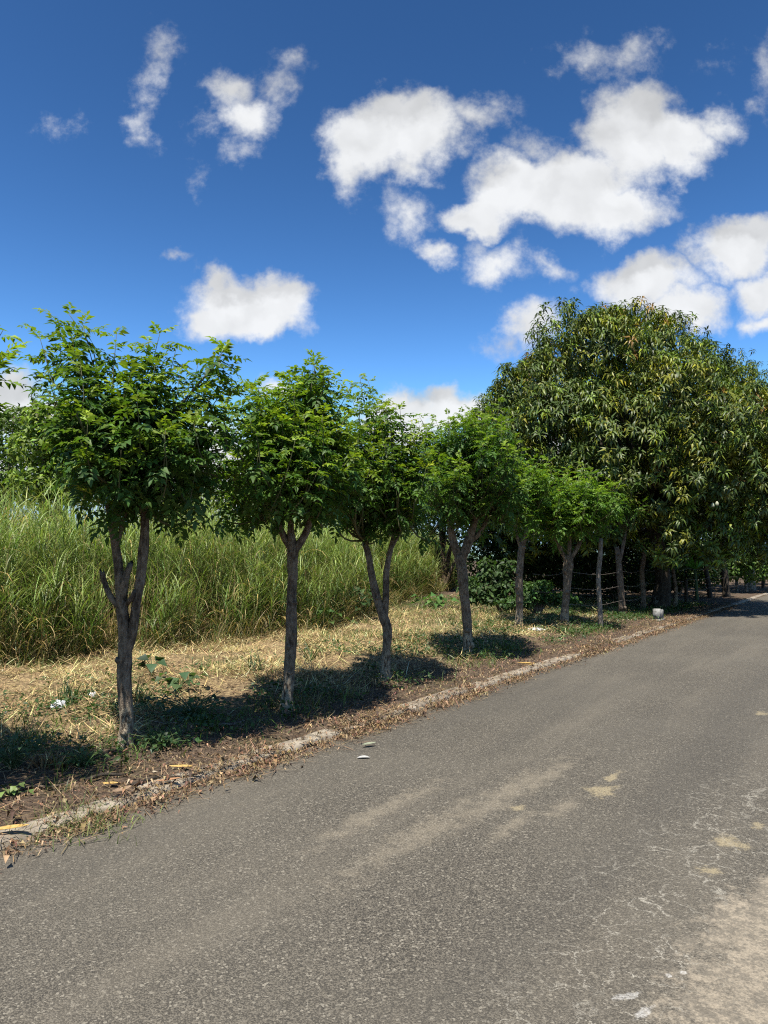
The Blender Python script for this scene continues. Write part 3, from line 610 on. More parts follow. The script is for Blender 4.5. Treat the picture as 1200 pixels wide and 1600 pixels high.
for dx, dz in ((0, 0), (.11, .04)):
    c = P(1114, 789, 19.6) + np.array([dx, 0, dz]); th = np.linspace(0, np.pi, 9); ph = np.linspace(0, 2 * np.pi, 12, endpoint=False)
    V = np.array([[c[0] + .045 * math.sin(a) * math.cos(b), c[1] + .045 * math.sin(a) * math.sin(b), c[2] + .06 * math.cos(a) - .02 * math.sin(a) ** 2] for a in th for b in ph])
    i = np.arange(8)[:, None] * 12; j = np.arange(12)[None]; fr.add(V, f4=np.stack([i + j, i + 12 + j, i + 12 + (j + 1) % 12, i + (j + 1) % 12], -1).reshape(-1, 4))
fr.obj('fruit', M_FRUIT, mg, bm_, True)

# ------------------------------------------------------------------ loose-leaved trees and shrubs behind
def leafy(label, name, cat, base, blobs, nleaf, lsize, col, group=None, trunk_r=.1, var=.3, up=.6, stems=5, mat=None, width=.5):
    """blobs: (centre, (rx, ry, rz))"""
    base = np.asarray(base, float); root = empty(name, base); tag(root, label, cat, group)
    lf = Geo(); tw = Geo(); vol = np.array([np.prod(r) ** .7 for _, r in blobs]); vol /= vol.sum()
    pos, nor, cc = [], [], []
    for (c, r), w in zip(blobs, vol):
        n = int(nleaf * w); d = unit_sphere(n); rad = rng.uniform(.35, 1.05, (n, 1)) ** .5
        pos.append(np.asarray(c) + d * rad * np.asarray(r)); nor.append(nrm(d * .5 + np.array([0, 0, up]) + rng.normal(0, .45, (n, 3))))
        cc.append(tint(n, np.asarray(col) * rng.uniform(.85, 1.2), var, .06))
    pos = np.concatenate(pos); nor = np.concatenate(nor); n = len(pos); a = nrm(np.cross(nor, unit_sphere(n)))
    a = nrm(a + np.array([0, 0, -.35])); L = lsize * rng.uniform(.7, 1.3, n)
    leaves(lf, pos, a, nor, L, L * width, np.concatenate(cc))
    for k, (c, r) in enumerate(blobs):
        for s_ in range(2):
            e = np.asarray(c) + unit_sphere(1)[0] * np.asarray(r) * .6; m = base * .45 + e * .55 + rng.normal(0, .1, 3) + np.array([0, 0, .1]); m[:2] = base[:2] * .65 + e[:2] * .35
            tube(tw, [(*(base + np.array([rng.normal(0, trunk_r * .5), rng.normal(0, trunk_r * .5), -.05])), trunk_r), (*m, trunk_r * .5), (*e, trunk_r * .12)], 6, .2, .1, seed=k)
    tw.obj('stem', M_BARK2, root, base, True); lf.obj('crown', mat or M_LEAF, root, base); return root
def pxblobs(lst, D):
    out = []
    for q in lst:
        x, y, rx, ry = q[:4]; dd = q[4] if len(q) > 4 else 0; s = (D + dd) / F_PX
        out.append((P(x, y, D + dd), (rx * s, (rx + ry) * .5 * s, ry * s)))
    return out
def gpt(x, y): return np.array([x, y, float(gh(x, y))])
BK = 'trees behind the tall grass'
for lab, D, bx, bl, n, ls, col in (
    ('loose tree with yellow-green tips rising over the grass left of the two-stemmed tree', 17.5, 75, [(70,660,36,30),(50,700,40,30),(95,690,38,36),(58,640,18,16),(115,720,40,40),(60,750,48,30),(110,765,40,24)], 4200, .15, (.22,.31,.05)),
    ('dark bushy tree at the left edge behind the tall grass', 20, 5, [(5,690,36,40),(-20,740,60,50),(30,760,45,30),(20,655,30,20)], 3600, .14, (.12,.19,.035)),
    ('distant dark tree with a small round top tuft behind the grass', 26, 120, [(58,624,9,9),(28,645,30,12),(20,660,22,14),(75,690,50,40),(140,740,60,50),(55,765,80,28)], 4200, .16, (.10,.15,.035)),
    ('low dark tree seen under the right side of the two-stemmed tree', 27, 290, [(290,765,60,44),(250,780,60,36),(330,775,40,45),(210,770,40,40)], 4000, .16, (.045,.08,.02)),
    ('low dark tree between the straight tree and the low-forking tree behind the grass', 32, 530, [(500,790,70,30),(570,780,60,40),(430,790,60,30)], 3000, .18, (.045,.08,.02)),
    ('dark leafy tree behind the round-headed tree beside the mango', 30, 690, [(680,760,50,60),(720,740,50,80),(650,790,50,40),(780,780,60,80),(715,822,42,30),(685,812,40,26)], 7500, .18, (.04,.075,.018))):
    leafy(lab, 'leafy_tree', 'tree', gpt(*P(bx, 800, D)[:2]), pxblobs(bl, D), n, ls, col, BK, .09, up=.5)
SH = 'shrubs in the shade behind the row of trees'
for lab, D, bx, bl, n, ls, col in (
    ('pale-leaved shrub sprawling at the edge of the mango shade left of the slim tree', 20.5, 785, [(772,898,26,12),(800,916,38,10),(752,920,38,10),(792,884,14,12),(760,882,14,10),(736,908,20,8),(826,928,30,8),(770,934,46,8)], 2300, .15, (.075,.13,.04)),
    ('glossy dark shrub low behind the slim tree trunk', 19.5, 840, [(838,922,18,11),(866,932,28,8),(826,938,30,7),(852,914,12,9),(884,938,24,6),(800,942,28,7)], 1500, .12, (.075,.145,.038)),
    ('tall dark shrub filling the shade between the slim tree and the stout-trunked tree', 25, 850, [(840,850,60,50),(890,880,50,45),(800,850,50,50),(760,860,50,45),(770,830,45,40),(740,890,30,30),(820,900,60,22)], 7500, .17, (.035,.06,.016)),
    ('dark bush added behind the wire fence to darken below the mango', 28.5, 960, [(960,880,70,45),(1010,860,60,50),(920,900,50,35),(930,850,60,45)], 5200, .17, (.035,.06,.016)),  # added dark foliage, blocks sky light under the mango
    ('dark bush added to deepen the shade under the mango crown beside the banana plant', 31, 1060, [(1050,880,50,40),(1090,860,50,45),(1020,890,50,30)], 4200, .17, (.05,.085,.018)),  # added as well, closes bright gaps below the crown
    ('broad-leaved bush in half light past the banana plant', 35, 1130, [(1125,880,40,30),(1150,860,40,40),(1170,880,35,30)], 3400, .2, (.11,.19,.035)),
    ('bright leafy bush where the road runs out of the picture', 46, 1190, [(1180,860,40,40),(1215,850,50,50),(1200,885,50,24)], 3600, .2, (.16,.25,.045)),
    ('long dark hedge added at the back to keep the mango shade dark', 33, 1000, [(880,885,40,34),(930,890,44,30),(985,892,44,30),(1040,892,44,28),(1090,890,44,28),(1010,905,60,14),(920,908,60,14),(840,900,40,24)], 9000, .2, (.035,.06,.016)),  # added dark backdrop that keeps the space under the mango in deep shade
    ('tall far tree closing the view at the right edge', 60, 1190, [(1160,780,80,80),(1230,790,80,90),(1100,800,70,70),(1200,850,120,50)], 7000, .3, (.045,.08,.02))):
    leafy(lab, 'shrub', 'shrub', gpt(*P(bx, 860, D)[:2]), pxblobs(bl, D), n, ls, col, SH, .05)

# ------------------------------------------------------------------ thin trunks, posts and the wire fence
TH = 'thin trunks along the fence in the mango shade'
thin = {}
for lab, pts, bl, mat in (
    ('slender grey sapling trunk right of the knobbly brown one, in mango shade', [(1004,954,5),(1005,925,4.5),(1003,895,4.5),(1006,868,4),(1004,845,2.5)], [(1005,850,16,16)], M_BARK2),
    ('thin sapling stem behind the white concrete block', [(1032,946,4),(1033,920,3.6),(1032,895,3.2),(1035,868,2.5)], [(1035,865,14,16)], M_BARK2),
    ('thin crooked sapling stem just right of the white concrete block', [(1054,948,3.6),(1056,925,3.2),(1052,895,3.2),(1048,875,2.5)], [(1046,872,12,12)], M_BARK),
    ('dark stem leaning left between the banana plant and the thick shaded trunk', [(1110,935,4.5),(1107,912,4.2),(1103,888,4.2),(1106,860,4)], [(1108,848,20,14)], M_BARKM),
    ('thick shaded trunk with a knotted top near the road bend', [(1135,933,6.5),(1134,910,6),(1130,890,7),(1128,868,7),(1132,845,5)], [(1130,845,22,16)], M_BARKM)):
    b = G(pts[0][0], pts[0][1]); D = b[1]; root = empty('sapling', b); tag(root, lab, 'sapling', TH)
    g = Geo(); q = to3(pts, D); q[0] = (q[0][0], q[0][1], b[2] - .06, q[0][3] * 1.2); tube(g, q, 8, .08, .13, seed=pts[0][0]); g.obj('trunk', mat, root, b, True)
    lf = Geo(); tw = Geo(); c, r = pxblobs(bl, D)[0]; sh = []
    for _ in range(9):
        tip = c + unit_sphere(1)[0] * np.array(r); sh.append((np.array(q[-1][:3]) * .5 + tip * .5 - np.array([0, 0, .1]), tip))
    for a_, _ in sh: tube(tw, [(*q[-1][:3], .012), (*((np.array(q[-1][:3]) + a_) / 2 + [0, 0, .04]), .01), (*a_, .007)], 5, .1, 0)
    pinnate_crown(lf, tw, sh, 1.1, (.12, .2, .02), (.05, .1, .02), 7); cr = lf.obj('crown', M_LEAF, root, b); tw.obj('twig', M_TWIG, cr, b); thin[pts[0][0]] = b
b = G(1175, 922); D = b[1]; root = empty('pale_tree', b); tag(root, 'pale sunlit trunk forking into a V at the far end of the fence', 'tree', ROW)
g = Geo(); q = to3([(1175,923,7),(1174,905,6.5),(1173,885,6.5),(1171,872,6.5)], D); q[0] = (*q[0][:2], b[2] - .06, q[0][3] * 1.2); tube(g, q, 9, .09, .14, seed=4); tk = g.obj('trunk', M_POST, root, b, True)
for st in ([(1171,874,4.5),(1168,858,3.5),(1167,842,3)], [(1173,874,4),(1175,855,3.2),(1176,838,2.5)]):
    g = Geo(); tube(g, to3(st, D), 7, .09, .1, seed=2); g.obj('limb', M_POST, tk, b, True)
lf = Geo(); tw = Geo(); sh = []
for _ in range(40):
    tip = P(1180 + rng.normal(0, 22), 815 + rng.normal(0, 14), D + rng.normal(0, .8)); sh.append((tip - np.array([rng.normal(0, .1), 0, .5]), tip))
hd = P(1174, 845, D)
for a_, _ in sh: tube(tw, [(*hd, .02), (*((hd + a_) / 2), .014), (*a_, .008)], 5, .15, 0)
pinnate_crown(lf, tw, sh, 1.2, (.13, .21, .02), (.05, .1, .02), 9); cr = lf.obj('crown', M_LEAF, root, b); tw.obj('twig', M_TWIG, cr, b)
POSTS = 'thin wooden posts along the fence'
def post(label, pts, mat=M_POST, group=POSTS):
    b = G(pts[0][0], pts[0][1]); g = Geo(); q = to3(pts, b[1]); q[0] = (*q[0][:2], b[2] - .1, q[0][3])
    tube(g, q, 9, .08, .08, seed=pts[0][0], ragged=.02); o = g.obj('wooden_post', mat, None, b); o.location = tuple(b); return tag(o, label, 'post', group)
post('thin grey wooden post with a sunlit top standing alone beside the stout-trunked tree', [(939,981,5),(937,940,4.4),(935,900,4.3),(938,865,4.2),(939,842,3.6)])
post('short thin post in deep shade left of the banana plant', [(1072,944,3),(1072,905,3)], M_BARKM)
post('upright post in shade with a pale lit upper end near the road bend', [(1151,924,2.8),(1151,880,2.6),(1152,853,2.4)])
post('bright slightly bent post just left of the V-forked pale trunk', [(1166,924,3),(1165,900,2.8),(1163,875,2.6),(1163,864,2.4)])
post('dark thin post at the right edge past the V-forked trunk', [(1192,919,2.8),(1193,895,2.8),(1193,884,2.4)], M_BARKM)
b0 = G(886, 972); fence = empty('wire_fence', b0); tag(fence, 'rusty barbed wire strands strung between the thin trunks under the mango', 'fence')
chain = [G(830, 975), G(887, 974), G(972, 962), thin[1004], thin[1032], thin[1054], G(1072, 942), thin[1110], thin[1135], G(1166, 922)]
for hz in (.45, .85, 1.24):
    g = Geo()
    for a, c in zip(chain[:-1], chain[1:]):
        a = a + np.array([.03, -.08, hz]); c = c + np.array([.03, -.08, hz]); m = (a + c) / 2 - np.array([0, 0, .05 + .04 * rng.random()])
        tube(g, [(*a, .0042), (*m, .0042), (*c, .0042)], 4, .3, 0, cap=False)
        for s_ in np.arange(.06, 1, .12):
            q = a * (1 - s_) + c * s_ - np.array([0, 0, .2 * s_ * (1 - s_)]); d = rng.normal(0, .02, 3); tube(g, [(*(q - d), .004), (*q, .004), (*(q + d), .004)], 3, .1, 0, cap=False)
    g.obj('wire_strand', M_WIRE, fence, b0)

# banana plant
b = G(1089, 936); ban = empty('banana_plant', b); tag(ban, 'young banana plant with broad paddle leaves in the shade behind the fence', 'plant')
g = Geo(); h = P(1086, 890, b[1]); tube(g, [(*b[:2], b[2] - .05, .07), (*((b + h) / 2), .06), (*h, .04)], 9, .1, .06); g.obj('stem', M_STEM, ban, b, True)
for (tx, ty, dd, wd) in ((1050,893,-.5,.36),(1122,896,-.3,.36),(1102,864,-.3,.3),(1080,858,-.5,.26),(1114,884,.5,.3),(1054,876,.3,.3),(1094,860,-.6,.26),(1066,866,-.4,.28)):
    e = P(tx, ty, b[1] + dd); m = (h + e) / 2 + np.array([0, 0, .22]); q = catmull([h, m, e], .07); n = len(q); s_ = np.linspace(0, 1, n)
    t = nrm(np.gradient(q, axis=0)); sd = nrm(np.cross(t, np.array([0, 0, 1.]) + rng.normal(0, .2, 3))); w = wd * .5 * np.sin(np.pi * np.clip(s_ * .92 + .06, 0, 1)) ** .6
    l = q - sd * w[:, None] + np.array([0, 0, .25]) * w[:, None]; r = q + sd * w[:, None] + np.array([0, 0, .25]) * w[:, None]
    V = np.concatenate([l, q, r]); i = np.arange(n - 1); f = np.concatenate([np.stack([i, n + i, n + i + 1, i + 1], -1), np.stack([n + i, 2 * n + i, 2 * n + i + 1, n + i + 1], -1)])
    g = Geo(); g.add(V, f4=f, col=tint(1, (.26, .45, .09), .2)[0]); g.obj('leaf', M_WEED, ban, b, True)

# ------------------------------------------------------------------ tall guinea grass behind the verge
FRONT = [(-420,1085),(-200,1062),(0,1040),(70,1030),(150,1018),(230,1012),(300,1004),(360,1000),(420,990),(480,985),(520,975),(560,960),(600,945),(640,934),(680,925),(715,915)]
fp = np.array([flat_ground(*q) for q in FRONT]); seg = np.cumsum(np.r_[0, np.linalg.norm(np.diff(fp, axis=0), axis=1)])
def front_pt(s): return np.stack([np.interp(s, seg, fp[:, 0]), np.interp(s, seg, fp[:, 1])], -1)
bdir = nrm(np.array([[-.62, .78]]))[0]           # deeper into the field
gg = Geo()
def tussocks(n, d0, d1, culms, width=1.0, stub=True):
    s = rng.uniform(0, seg[-1], n); d = rng.uniform(d0, d1, n); c = front_pt(s) + bdir * d[:, None]
    k = rng.poisson(culms, n) + 6; idx = np.repeat(np.arange(n), k); N_ = len(idx)
    hs = (.78 + .46 * fbm(c[:, 0] * .45 + 30, c[:, 1] * .45 + 30, 3) - .15)[idx] * sm(d[idx] + .35 * rng.random(N_), -.25, .8).clip(.55, 1)
    xy = c[idx] + rng.normal(0, .17, (N_, 2)); z = gh(xy[:, 0], xy[:, 1]); base = np.column_stack([xy, z - .03])
    off = xy - c[idx]; az = np.arctan2(off[:, 1], off[:, 0]) + rng.normal(0, .7, N_)
    L = 2.8 * hs * rng.uniform(.72, 1.12, N_); th0 = np.abs(rng.normal(.05, .06, N_)); kap = np.abs(rng.normal(.18, .2, N_))
    L = L * np.where(rng.random(N_) < .12, rng.uniform(.45, .8, N_), 1)
    scol = tint(N_, (.20, .22, .06), .25, .08); dead = rng.random(N_) < .35; scol[dead] = tint(dead.sum(), (.5, .38, .19), .2)
    pts = blades(gg, base, az, L, np.full(N_, .0075) * width, th0, kap, scol, 6)
    pa = np.stack(pts, 1)                        # N, 7, 3
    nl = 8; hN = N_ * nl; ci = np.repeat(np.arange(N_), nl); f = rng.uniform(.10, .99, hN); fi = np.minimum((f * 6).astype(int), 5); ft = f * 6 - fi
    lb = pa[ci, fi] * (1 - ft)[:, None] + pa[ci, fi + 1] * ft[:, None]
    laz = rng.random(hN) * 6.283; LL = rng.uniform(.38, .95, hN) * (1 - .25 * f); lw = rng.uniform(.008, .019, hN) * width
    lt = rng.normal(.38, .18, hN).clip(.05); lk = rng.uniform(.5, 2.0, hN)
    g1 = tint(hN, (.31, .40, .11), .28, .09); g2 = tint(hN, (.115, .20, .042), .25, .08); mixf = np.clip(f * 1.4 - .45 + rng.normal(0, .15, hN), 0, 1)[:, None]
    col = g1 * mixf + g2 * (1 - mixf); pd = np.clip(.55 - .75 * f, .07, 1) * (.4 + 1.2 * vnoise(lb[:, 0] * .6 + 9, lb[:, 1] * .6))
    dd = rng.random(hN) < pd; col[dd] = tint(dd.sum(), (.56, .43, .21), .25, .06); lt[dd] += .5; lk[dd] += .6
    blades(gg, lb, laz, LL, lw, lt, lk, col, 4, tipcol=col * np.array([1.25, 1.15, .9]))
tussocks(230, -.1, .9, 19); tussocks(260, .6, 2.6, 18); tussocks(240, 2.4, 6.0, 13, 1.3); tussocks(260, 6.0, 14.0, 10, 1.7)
# straw-coloured standing stems along the front
n = 9500; s = rng.uniform(0, seg[-1], n); k = rng.random(n) < sm(fbm(s * .8 + 3, s * 0, 3), .42, .6) + .12; s = s[k]; n = len(s); xy = front_pt(s) + bdir * np.abs(rng.normal(.1, .3, n))[:, None]; z = gh(xy[:, 0], xy[:, 1])
blades(gg, np.column_stack([xy, z - .02]), rng.random(n) * 6.283, rng.uniform(.5, 1.7, n), rng.uniform(.008, .018, n), np.abs(rng.normal(.08, .12, n)), np.abs(rng.normal(.2, .35, n)), tint(n, (.55, .42, .21), .25, .06), 5)
# loose drooping blades at the foot of the stand
n = 9000; s = rng.uniform(0, seg[-1], n); d = np.abs(rng.normal(0, .5, n)) - .45; xy = front_pt(s) + bdir * d[:, None]; z = gh(xy[:, 0], xy[:, 1])
col = tint(n, (.13, .18, .035), .25, .08); dd = rng.random(n) < .5; col[dd] = tint(dd.sum(), (.38, .29, .13), .22)
blades(gg, np.column_stack([xy, z - .01]), rng.random(n) * 6.283, rng.uniform(.25, .95, n), rng.uniform(.006, .013, n), np.abs(rng.normal(.45, .3, n)), rng.uniform(.5, 1.8, n), col, 4)
tag(gg.obj('tall_grass', M_GRASS), 'tall yellow-green guinea grass with straw stems filling the field', 'grass', kind='stuff')

# ------------------------------------------------------------------ straw, leaf litter, low weeds
def field_pts(n, dmax=30, vmin=.3, vmax=9, p=1.0):
    out = []
    while sum(map(len, out)) < n:
        u = -1 + 33 * rng.random(n * 3) ** 1.5; v = rng.uniform(vmin, vmax, n * 3); x, y = xy_of(u, v)
        k = (y > 2.5) & (y < dmax) & (np.abs(x) < y * .75 + 1.2); out.append(np.column_stack([x[k], y[k]]))
    return np.concatenate(out)[:n]
st = Geo(); q = field_pts(260000, 30, .5, 9.5); u, v = uv_of(q[:, 0], q[:, 1])
dens_ = sm(v + 1.2 * (fbm(u * 1.7, v * 1.7, 3) - .5), .7, 2.2) * (.08 + .92 * sm(fbm(u * 1.3 + 3, v * 1.3, 4), .38, .6)) * (1 - .75 * sm(u, 17, 24)); q = q[rng.random(len(q)) < dens_]; n = len(q); z = gh(q[:, 0], q[:, 1])
col = tint(n, (.92, .65, .30), .34, .06); k = rng.random(n) < .45 * sm(fbm(q[:, 0] * 1.4, q[:, 1] * 1.4 + 9, 3), .3, .6) + .2; col[k] = tint(k.sum(), (.36, .24, .12), .3); k = rng.random(n) < .10; col[k] = tint(k.sum(), (.17, .21, .05), .2)
blades(st, np.column_stack([q, z + rng.random(n) ** 2 * (.03 + .14 * sm(fbm(q[:, 0] * 2.2, q[:, 1] * 2.2, 3), .45, .65))]), rng.random(n) * 6.283, rng.uniform(.05, .24, n) * np.where(rng.random(n) < .08, 1.7, 1), rng.uniform(.003, .0075, n) * (1 + .04 * q[:, 1]), rng.normal(1.36, .22, n).clip(.6, 1.62), rng.normal(.2, .5, n), col, 3)
tag(st.obj('cut_straw', M_STRAW), 'cut dry straw lying over the verge between trees and tall grass', 'straw', kind='stuff')
# green regrowth
sg = Geo(); q = field_pts(60000, 30, .35, 9); u, v = uv_of(q[:, 0], q[:, 1])
m = sm(fbm(u * .9 + 40, v * .9 + 7, 4), .47, .62) * sm(v, .3, .9) * .8 + .9 * sm(u, 15, 20) * sm(v, 1.5, 3) * (1 - sm(u, 24, 27)); q = q[rng.random(len(q)) < m]; n = len(q); z = gh(q[:, 0], q[:, 1])
blades(sg, np.column_stack([q, z - .01]), rng.random(n) * 6.283, rng.uniform(.05, .22, n), rng.uniform(.004, .009, n) * (1 + .03 * q[:, 1]), np.abs(rng.normal(.4, .3, n)), rng.uniform(.3, 1.6, n), tint(n, (.11, .17, .03), .3, .1), 3)
tag(sg.obj('short_grass', M_GRASS), 'patchy short green grass sprouting through the straw', 'grass', kind='stuff')
# low leafy weeds in the shade of the row
lw = Geo(); q = field_pts(46000, 26, .4, 4.6); u, v = uv_of(q[:, 0], q[:, 1]); m = sm(fbm(u * 1.1 + 80, v * 1.3 + 17, 3), .47, .58) * (1 - sm(v, 2.4, 4.4)) * sm(v, .5, 1.0)
q = q[rng.random(len(q)) < m]; n = len(q); z = gh(q[:, 0], q[:, 1]); nor = nrm(np.array([0, 0, 1.]) + rng.normal(0, .45, (n, 3))); a = nrm(np.cross(nor, unit_sphere(n))); L = rng.uniform(.022, .06, n) * (1 + .02 * q[:, 1])
leaves(lw, np.column_stack([q, z + rng.random(n) * .13]), a, nor, L, L * .6, tint(n, (.06, .115, .03), .3, .1))
tag(lw.obj('low_weeds', M_WEED), 'low leafy weeds spreading over shaded soil under the row of trees', 'weeds', kind='stuff')
# dry leaves and crumbs along the kerb and over the bare soil
ll = Geo(); n0 = 70000; u = -1 + 32 * rng.random(n0) ** 1.4; v = np.where(rng.random(n0) < .62, rng.normal(-.03, .11, n0), rng.gamma(2.0, .45, n0)); ko = kerb_open(u)
k = rng.random(n0) < np.where(v < .3, (.35 + .65 * sm(fbm(u * 2.2 + 5, v * 0 + 1, 3), .35, .6)) * (1 - .72 * ko * (v > -.02)), .8); u, v = u[k], v[k]
x, y = xy_of(u, v); k = (np.abs(x) < y * .7 + 1) & (y > 2.5); x, y, v = x[k], y[k], v[k]; n = len(x); z = np.maximum(gh(x, y), np.where(v < .02, .006, -1)); z = np.maximum(z, np.where((v > -.01) & (v < .2), .05, -1))
nor = nrm(np.array([0, 0, 1.]) + rng.normal(0, .38, (n, 3))); a = nrm(np.cross(nor, unit_sphere(n))); L = rng.gamma(3, .009, n).clip(.01, .075)
col = tint(n, (.24, .15, .085), .35, .1); k = rng.random(n) < .3; col[k] = tint(k.sum(), (.42, .30, .17), .25); k = rng.random(n) < .18; col[k] = tint(k.sum(), (.08, .055, .04), .3)
leaves(ll, np.column_stack([x, y, z + .006 + rng.random(n) ** 2 * .03]), a, nor, L, L * rng.uniform(.2, .5, n), col, .3, .8)
n = 14000; k = rng.integers(0, len(x), n); az = rng.random(n) * 6.283
blades(ll, np.column_stack([x[k] + rng.normal(0, .04, n), y[k] + rng.normal(0, .04, n), z[k] + .012]), az, rng.uniform(.04, .22, n), rng.uniform(.003, .007, n), rng.normal(1.45, .12, n).clip(1.1, 1.57), rng.normal(.05, .1, n), tint(n, (.30, .20, .11), .35, .08), 3)
tag(ll.obj('leaf_litter', M_STRAW), 'brown leaf litter and twigs gathered along the kerb and road edge', 'leaf litter', kind='stuff')

# single weeds, tufts, fallen leaves, rubbish
def weed(label, px, py, n, size, kind='broad', col=(.09, .17, .04), h=.2, spread=.2, pos=None):
    b = G(px, py) if pos is None else np.asarray(pos); b[2] = max(b[2], .004); root = empty('weed' if kind == 'broad' else 'grass_tuft', b); tag(root, label, 'weed' if kind == 'broad' else 'grass tuft', 'weeds on the verge')
    if kind == 'broad':
        sg_, lf = Geo(), Geo(); e = np.column_stack([rng.normal(0, spread, n), rng.normal(0, spread, n), rng.uniform(.35, 1.1, n) * h])
        for i in range(n): tube(sg_, [(*b[:2], b[2] - .02, .004), (*(b + e[i] * [.4, .4, .7]), .0035), (*(b + e[i]), .0025)], 5, .06, 0)
        nor = nrm(np.array([0, -.15, 1.]) + e * [1.5, 1.5, 0] + rng.normal(0, .25, (n, 3))); a = nrm(e * [1, 1, 0] + rng.normal(0, .06, (n, 3)) + [0, 0, -.03]); L = size * rng.uniform(.7, 1.25, n)
        leaves(lf, b + e - a * L[:, None] * .25, a, nor, L, L * .85, tint(n, col, .2, .07), .12, .3, .42)
        sg_.obj('stem', M_STEM, root, b); lf.obj('foliage', M_WEED, root, b)
    else:
        lf = Geo(); nn = n; bb = b + np.column_stack([rng.normal(0, spread * .4, nn), rng.normal(0, spread * .4, nn), np.zeros(nn)]); blades(lf, bb - [0, 0, .01], rng.random(nn) * 6.283, h * rng.uniform(.5, 1.25, nn), size * rng.uniform(.7, 1.2, nn), np.abs(rng.normal(.35, .25, nn)), rng.uniform(.3, 1.4, nn), tint(nn, col, .25, .08), 4)
        lf.obj('foliage', M_GRASS, root, b)
    return root
weed('big-leaved bright green plant on the straw left of the round-headed tree', 680, 950, 34, .22, h=.4, spread=.32, col=(.10,.20,.04))
weed('leafy plant climbing at the foot of the tall grass behind the low-forking tree', 568, 968, 40, .2, h=.65, spread=.3, col=(.07,.14,.04))
weed('broad-leaved plant on the straw beyond the straight tree', 505, 985, 26, .16, h=.45, spread=.28, col=(.09,.16,.04))
weed('crumpled broad-leaved plant at the edge of the shadow right of the two-stemmed tree', 280, 1078, 22, .13, h=.2, spread=.13, col=(.09,.15,.055))
weed('single broad dark leaf plant close behind the two-stemmed tree', 238, 1062, 10, .15, h=.22, spread=.1, col=(.05,.09,.04))
weed('low leafy weed in sunlight right of the two-stemmed tree foot', 252, 1172, 60, .04, h=.14, spread=.09, col=(.05,.11,.035))
weed('small leafy weed on bare soil left of the two-stemmed tree foot', 128, 1195, 60, .038, h=.12, spread=.1, col=(.08,.14,.04))
weed('pale green seedling at the left edge on bare soil', 14, 1240, 16, .05, h=.07, spread=.06, col=(.18,.26,.07))
weed('dark leafy weed in shadow at the left edge', 20, 1200, 60, .055, h=.2, spread=.16, col=(.05,.1,.03))
weed('leafy weed patch spread in the shadow right of the two-stemmed tree', 300, 1120, 90, .06, h=.22, spread=.26, col=(.05,.1,.03))
weed('round pale-leaved weed in the shadow near the kerb stones', 322, 1138, 20, .06, h=.1, spread=.08, col=(.06,.13,.04))
weed('spiky grass tuft beside the white rubbish', 112, 1098, 40, .016, 'tuft', (.06,.11,.03), .3, .16)
weed('spiky dark grass tuft close right of the two-stemmed tree', 222, 1100, 40, .014, 'tuft', (.05,.1,.03), .32, .14)
weed('spiky weed standing on the straw left of the straight tree', 398, 1052, 26, .016, 'tuft', (.08,.13,.04), .3, .16)
weed('upright dark sprig on the straw right of the straight tree', 484, 1035, 14, .018, 'tuft', (.06,.1,.03), .4, .14)
weed('pale straw-coloured tuft between the straight and the low-forking tree', 552, 1085, 80, .007, 'tuft', (.32,.29,.13), .24, .22)
weed('short grass tuft growing in the gutter by the kerb at lower left', 125, 1288, 520, .006, 'tuft', (.24,.28,.09), .10, .42)
weed('grass tuft sprouting on the kerb edge below the two-stemmed tree', 133, 1262, 10, .006, 'tuft', (.12,.16,.05), .17, .06)
weed('green grass patch at the shadow edge right of the round-headed tree', 795, 1015, 120, .009, 'tuft', (.12,.18,.04), .2, .4)
weed('sunlit grass tuft at the left edge above the shadow', 22, 1168, 120, .008, 'tuft', (.11,.16,.04), .2, .4)
def flat_leaf(label, px, py, L, wd, mat, ang, name='fallen_leaf', lift=.02, curl=.25, cat='leaf'):
    x, y = flat_ground(px, py); u, v = uv_of(x, y); z = max(float(gh(x, y)), .006 if v < 0 else (.052 if v < .2 else -1)) + lift
    s_ = np.linspace(0, 1, 9); w = wd * .5 * np.sin(np.pi * np.clip(s_ * .94 + .03, 0, 1)) ** .8; c = np.column_stack([(s_ - .5) * L, .08 * L * np.sin(s_ * 3), curl * L * (s_ - .4) ** 2])
    l = c + np.column_stack([0 * w, w, w * .35]); r = c + np.column_stack([0 * w, -w, w * .3]); V = np.concatenate([l, c, r]); V2 = V.copy(); V2[:, 2] -= .0012
    i = np.arange(8); n = 9; f = np.concatenate([np.stack([i, n + i, n + i + 1, i + 1], -1), np.stack([n + i, 2 * n + i, 2 * n + i + 1, n + i + 1], -1)])
    o = mesh_obj(name, np.concatenate([V, V2]), [f, f[:, ::-1] + 27], mat, smooth=True); o.location = (x, y, z); o.rotation_euler = (0, 0, ang); return tag(o, label, cat, 'large fallen leaves by the kerb')
flat_leaf('long yellow fallen leaf curling on the kerb edge below the two-stemmed tree', 282, 1207, .19, .06, M_YLEAF, -.25)
flat_leaf('short yellow fallen leaf on the soil above the kerb', 170, 1229, .13, .05, M_YLEAF, -.1)
flat_leaf('pale grey fallen leaf standing on edge near the long yellow leaf', 241, 1213, .07, .035, M_PLEAF, -1.0, curl=.6)
flat_leaf('tan fallen leaf lying in the gutter at the lower left corner', 14, 1315, .2, .06, M_YLEAF, .25)
flat_leaf('bright yellow fallen leaf at the kerb near the round-headed tree', 838, 1037, .26, .14, M_YLEAF, .1)
flat_leaf('yellow-brown fallen leaf beside the bright yellow one', 822, 1041, .26, .1, M_YLEAF, -.5)
flat_leaf('green-grey leaf lying alone on the asphalt', 577, 1168, .13, .05, plain('green_grey_leaf', (.2, .22, .13), (.33, .34, .24), 30), .5)
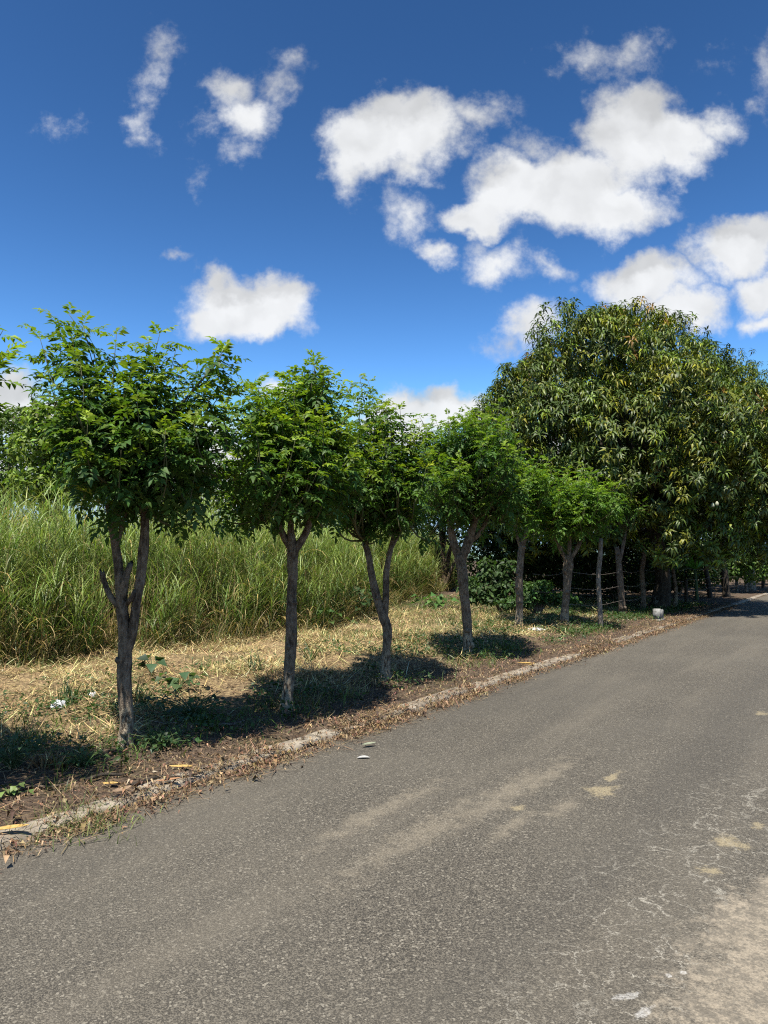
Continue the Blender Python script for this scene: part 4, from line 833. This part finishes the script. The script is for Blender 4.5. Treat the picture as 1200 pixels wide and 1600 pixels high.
flat_leaf('whitish scrap lying flat on the asphalt below the green-grey leaf', 568, 1186, .1, .055, plain('dull_paper', (.38, .37, .34), (.5, .49, .46), 30), .05, 'paper_scrap', .004, .05, 'paper scrap')
flat_leaf('orange-brown leaf against the asphalt edge below the yellow leaves', 262, 1236, .17, .045, plain('orange_leaf', (.32, .15, .07), (.45, .25, .13), 30), .35)
flat_leaf('curled brown leaf pile remnant in the gutter', 190, 1250, .13, .07, plain('brown_leaf', (.2, .13, .08), (.34, .23, .14), 30), .7, curl=.5)
def stick(label, px, py, L, r, ang, mat, bend=.05):
    b = G(px, py); b[2] = max(b[2], .01); g = Geo(); c, s_ = math.cos(ang), math.sin(ang)
    tube(g, [(-L / 2 * c, -L / 2 * s_, .015, r), (-.1 * L * c - bend * s_, -.1 * L * s_ + bend * c, .03, r * .95), (.2 * L * c, .2 * L * s_, .022, r * .8), (L / 2 * c, L / 2 * s_, .035, r * .5)], 7, .04, .15, seed=px)
    o = g.obj('fallen_stick', mat); o.location = tuple(b); tag(o, label, 'stick', 'sticks lying on the verge')
stick('pale bare stick lying in the shadow between the two nearest trees', 352, 1138, .42, .016, .75, M_POST)
stick('dark stick lying on the soil just above the two yellow leaves', 172, 1217, .34, .014, .45, M_BARKM)
stick('thin grey stick lying at the edge of the kerb in the lower left', 60, 1232, .4, .009, .55, M_BARK2)
stick('dark rotten stick in the gutter under the long yellow leaf', 262, 1226, .5, .012, .5, M_BARKM)
stick('thin pale stem lying in the shadow right of the two-stemmed tree', 240, 1128, .5, .006, -.1, M_POST)
weed('dry brown leaf clump on the soil at lower left', 78, 1196, 90, .012, 'tuft', (.36,.24,.13), .16, .2)
weed('dry curled brown clump at the foot of the straight tree', 470, 1102, 120, .009, 'tuft', (.34,.24,.13), .2, .35)
def scrap(label, name, cat, px, py, sx, sy, sz, mat, seed):
    r = np.random.default_rng(seed); n = 14; a = np.linspace(-.5, .5, n); A, B_ = np.meshgrid(a, a, indexing='ij'); edge = 1 + .25 * (vnoise(A * 4 + seed, B_ * 4) - .5)
    Z = sz * (.25 + 1.1 * fbm(A * 4 + seed * 3 + 9, B_ * 4 + 9, 3)) * (1 - (2 * np.maximum(abs(A), abs(B_))) ** 4 * .8); V = np.stack([A * sx * edge, B_ * sy * edge, Z], -1).reshape(-1, 3)
    i = np.arange(n - 1)[:, None] * n; j = np.arange(n - 1)[None]; f = np.stack([i + j, i + n + j, i + n + j + 1, i + j + 1], -1).reshape(-1, 4)
    b = G(px, py); o = mesh_obj(name, np.concatenate([V, V - [0, 0, .004]]), [f, f[:, ::-1] + n * n], mat); o.location = (b[0], b[1], max(b[2], .006)); o.rotation_euler = (0, 0, r.random() * 6); return tag(o, label, cat)
scrap('crumpled white plastic bag on the straw left of the two-stemmed tree', 'plastic_bag', 'rubbish', 93, 1104, .2, .13, .07, M_PLASTIC, 2)
scrap('small white crumpled scrap right of the plastic bag on the straw', 'plastic_scrap', 'rubbish', 143, 1090, .13, .09, .05, M_PLASTIC, 5)
scrap('small red plastic scrap at the road edge below the round-headed tree', 'red_scrap', 'rubbish', 741, 1076, .09, .05, .03, M_RED, 7)
scrap('grey-white flattened bag in the shade right of the slim bright green tree', 'flattened_bag', 'rubbish', 838, 984, .36, .26, .05, M_PLASTIC, 9)

# white concrete block at the kerb
b = G(1029, 968); blk = empty('concrete_block', b); tag(blk, 'broken white-painted concrete block standing on litter at the kerb', 'concrete block')
def boxes(lst):
    g = Geo()
    for (x0, x1, y0, y1, z0, z1) in lst:
        e = .012; xs, ys, zs = (x0, x0 + e, x1 - e, x1), (y0, y0 + e, y1 - e, y1), None
        import bmesh
        bm = bmesh.new(); bmesh.ops.create_cube(bm, size=1)
        for v_ in bm.verts: v_.co = ((x0 + x1) / 2 + v_.co.x * (x1 - x0), (y0 + y1) / 2 + v_.co.y * (y1 - y0), (z0 + z1) / 2 + v_.co.z * (z1 - z0))
        bmesh.ops.bevel(bm, geom=bm.edges[:], offset=e, segments=2, affect='EDGES'); bmesh.ops.triangulate(bm, faces=bm.faces[:])
        bm.verts.index_update(); g.add(np.array([v_.co[:] for v_ in bm.verts]), f3=np.array([[v_.index for v_ in f.verts] for f in bm.faces])); bm.free()
    return g
o = boxes([(-.2, -.06, -.09, .09, 0, .30), (-.061, .17, -.09, -.04, .0, .27), (-.062, .17, .04, .09, 0, .24), (.10, .172, -.041, .041, .0, .25)]).obj('shell', M_WHITE, blk); o.rotation_euler = (0, 0, .95)
o = boxes([(-.22, .22, -.11, .11, -.06, .03)]).obj('footing', M_WHITE, blk); o.rotation_euler = (0, 0, .9)
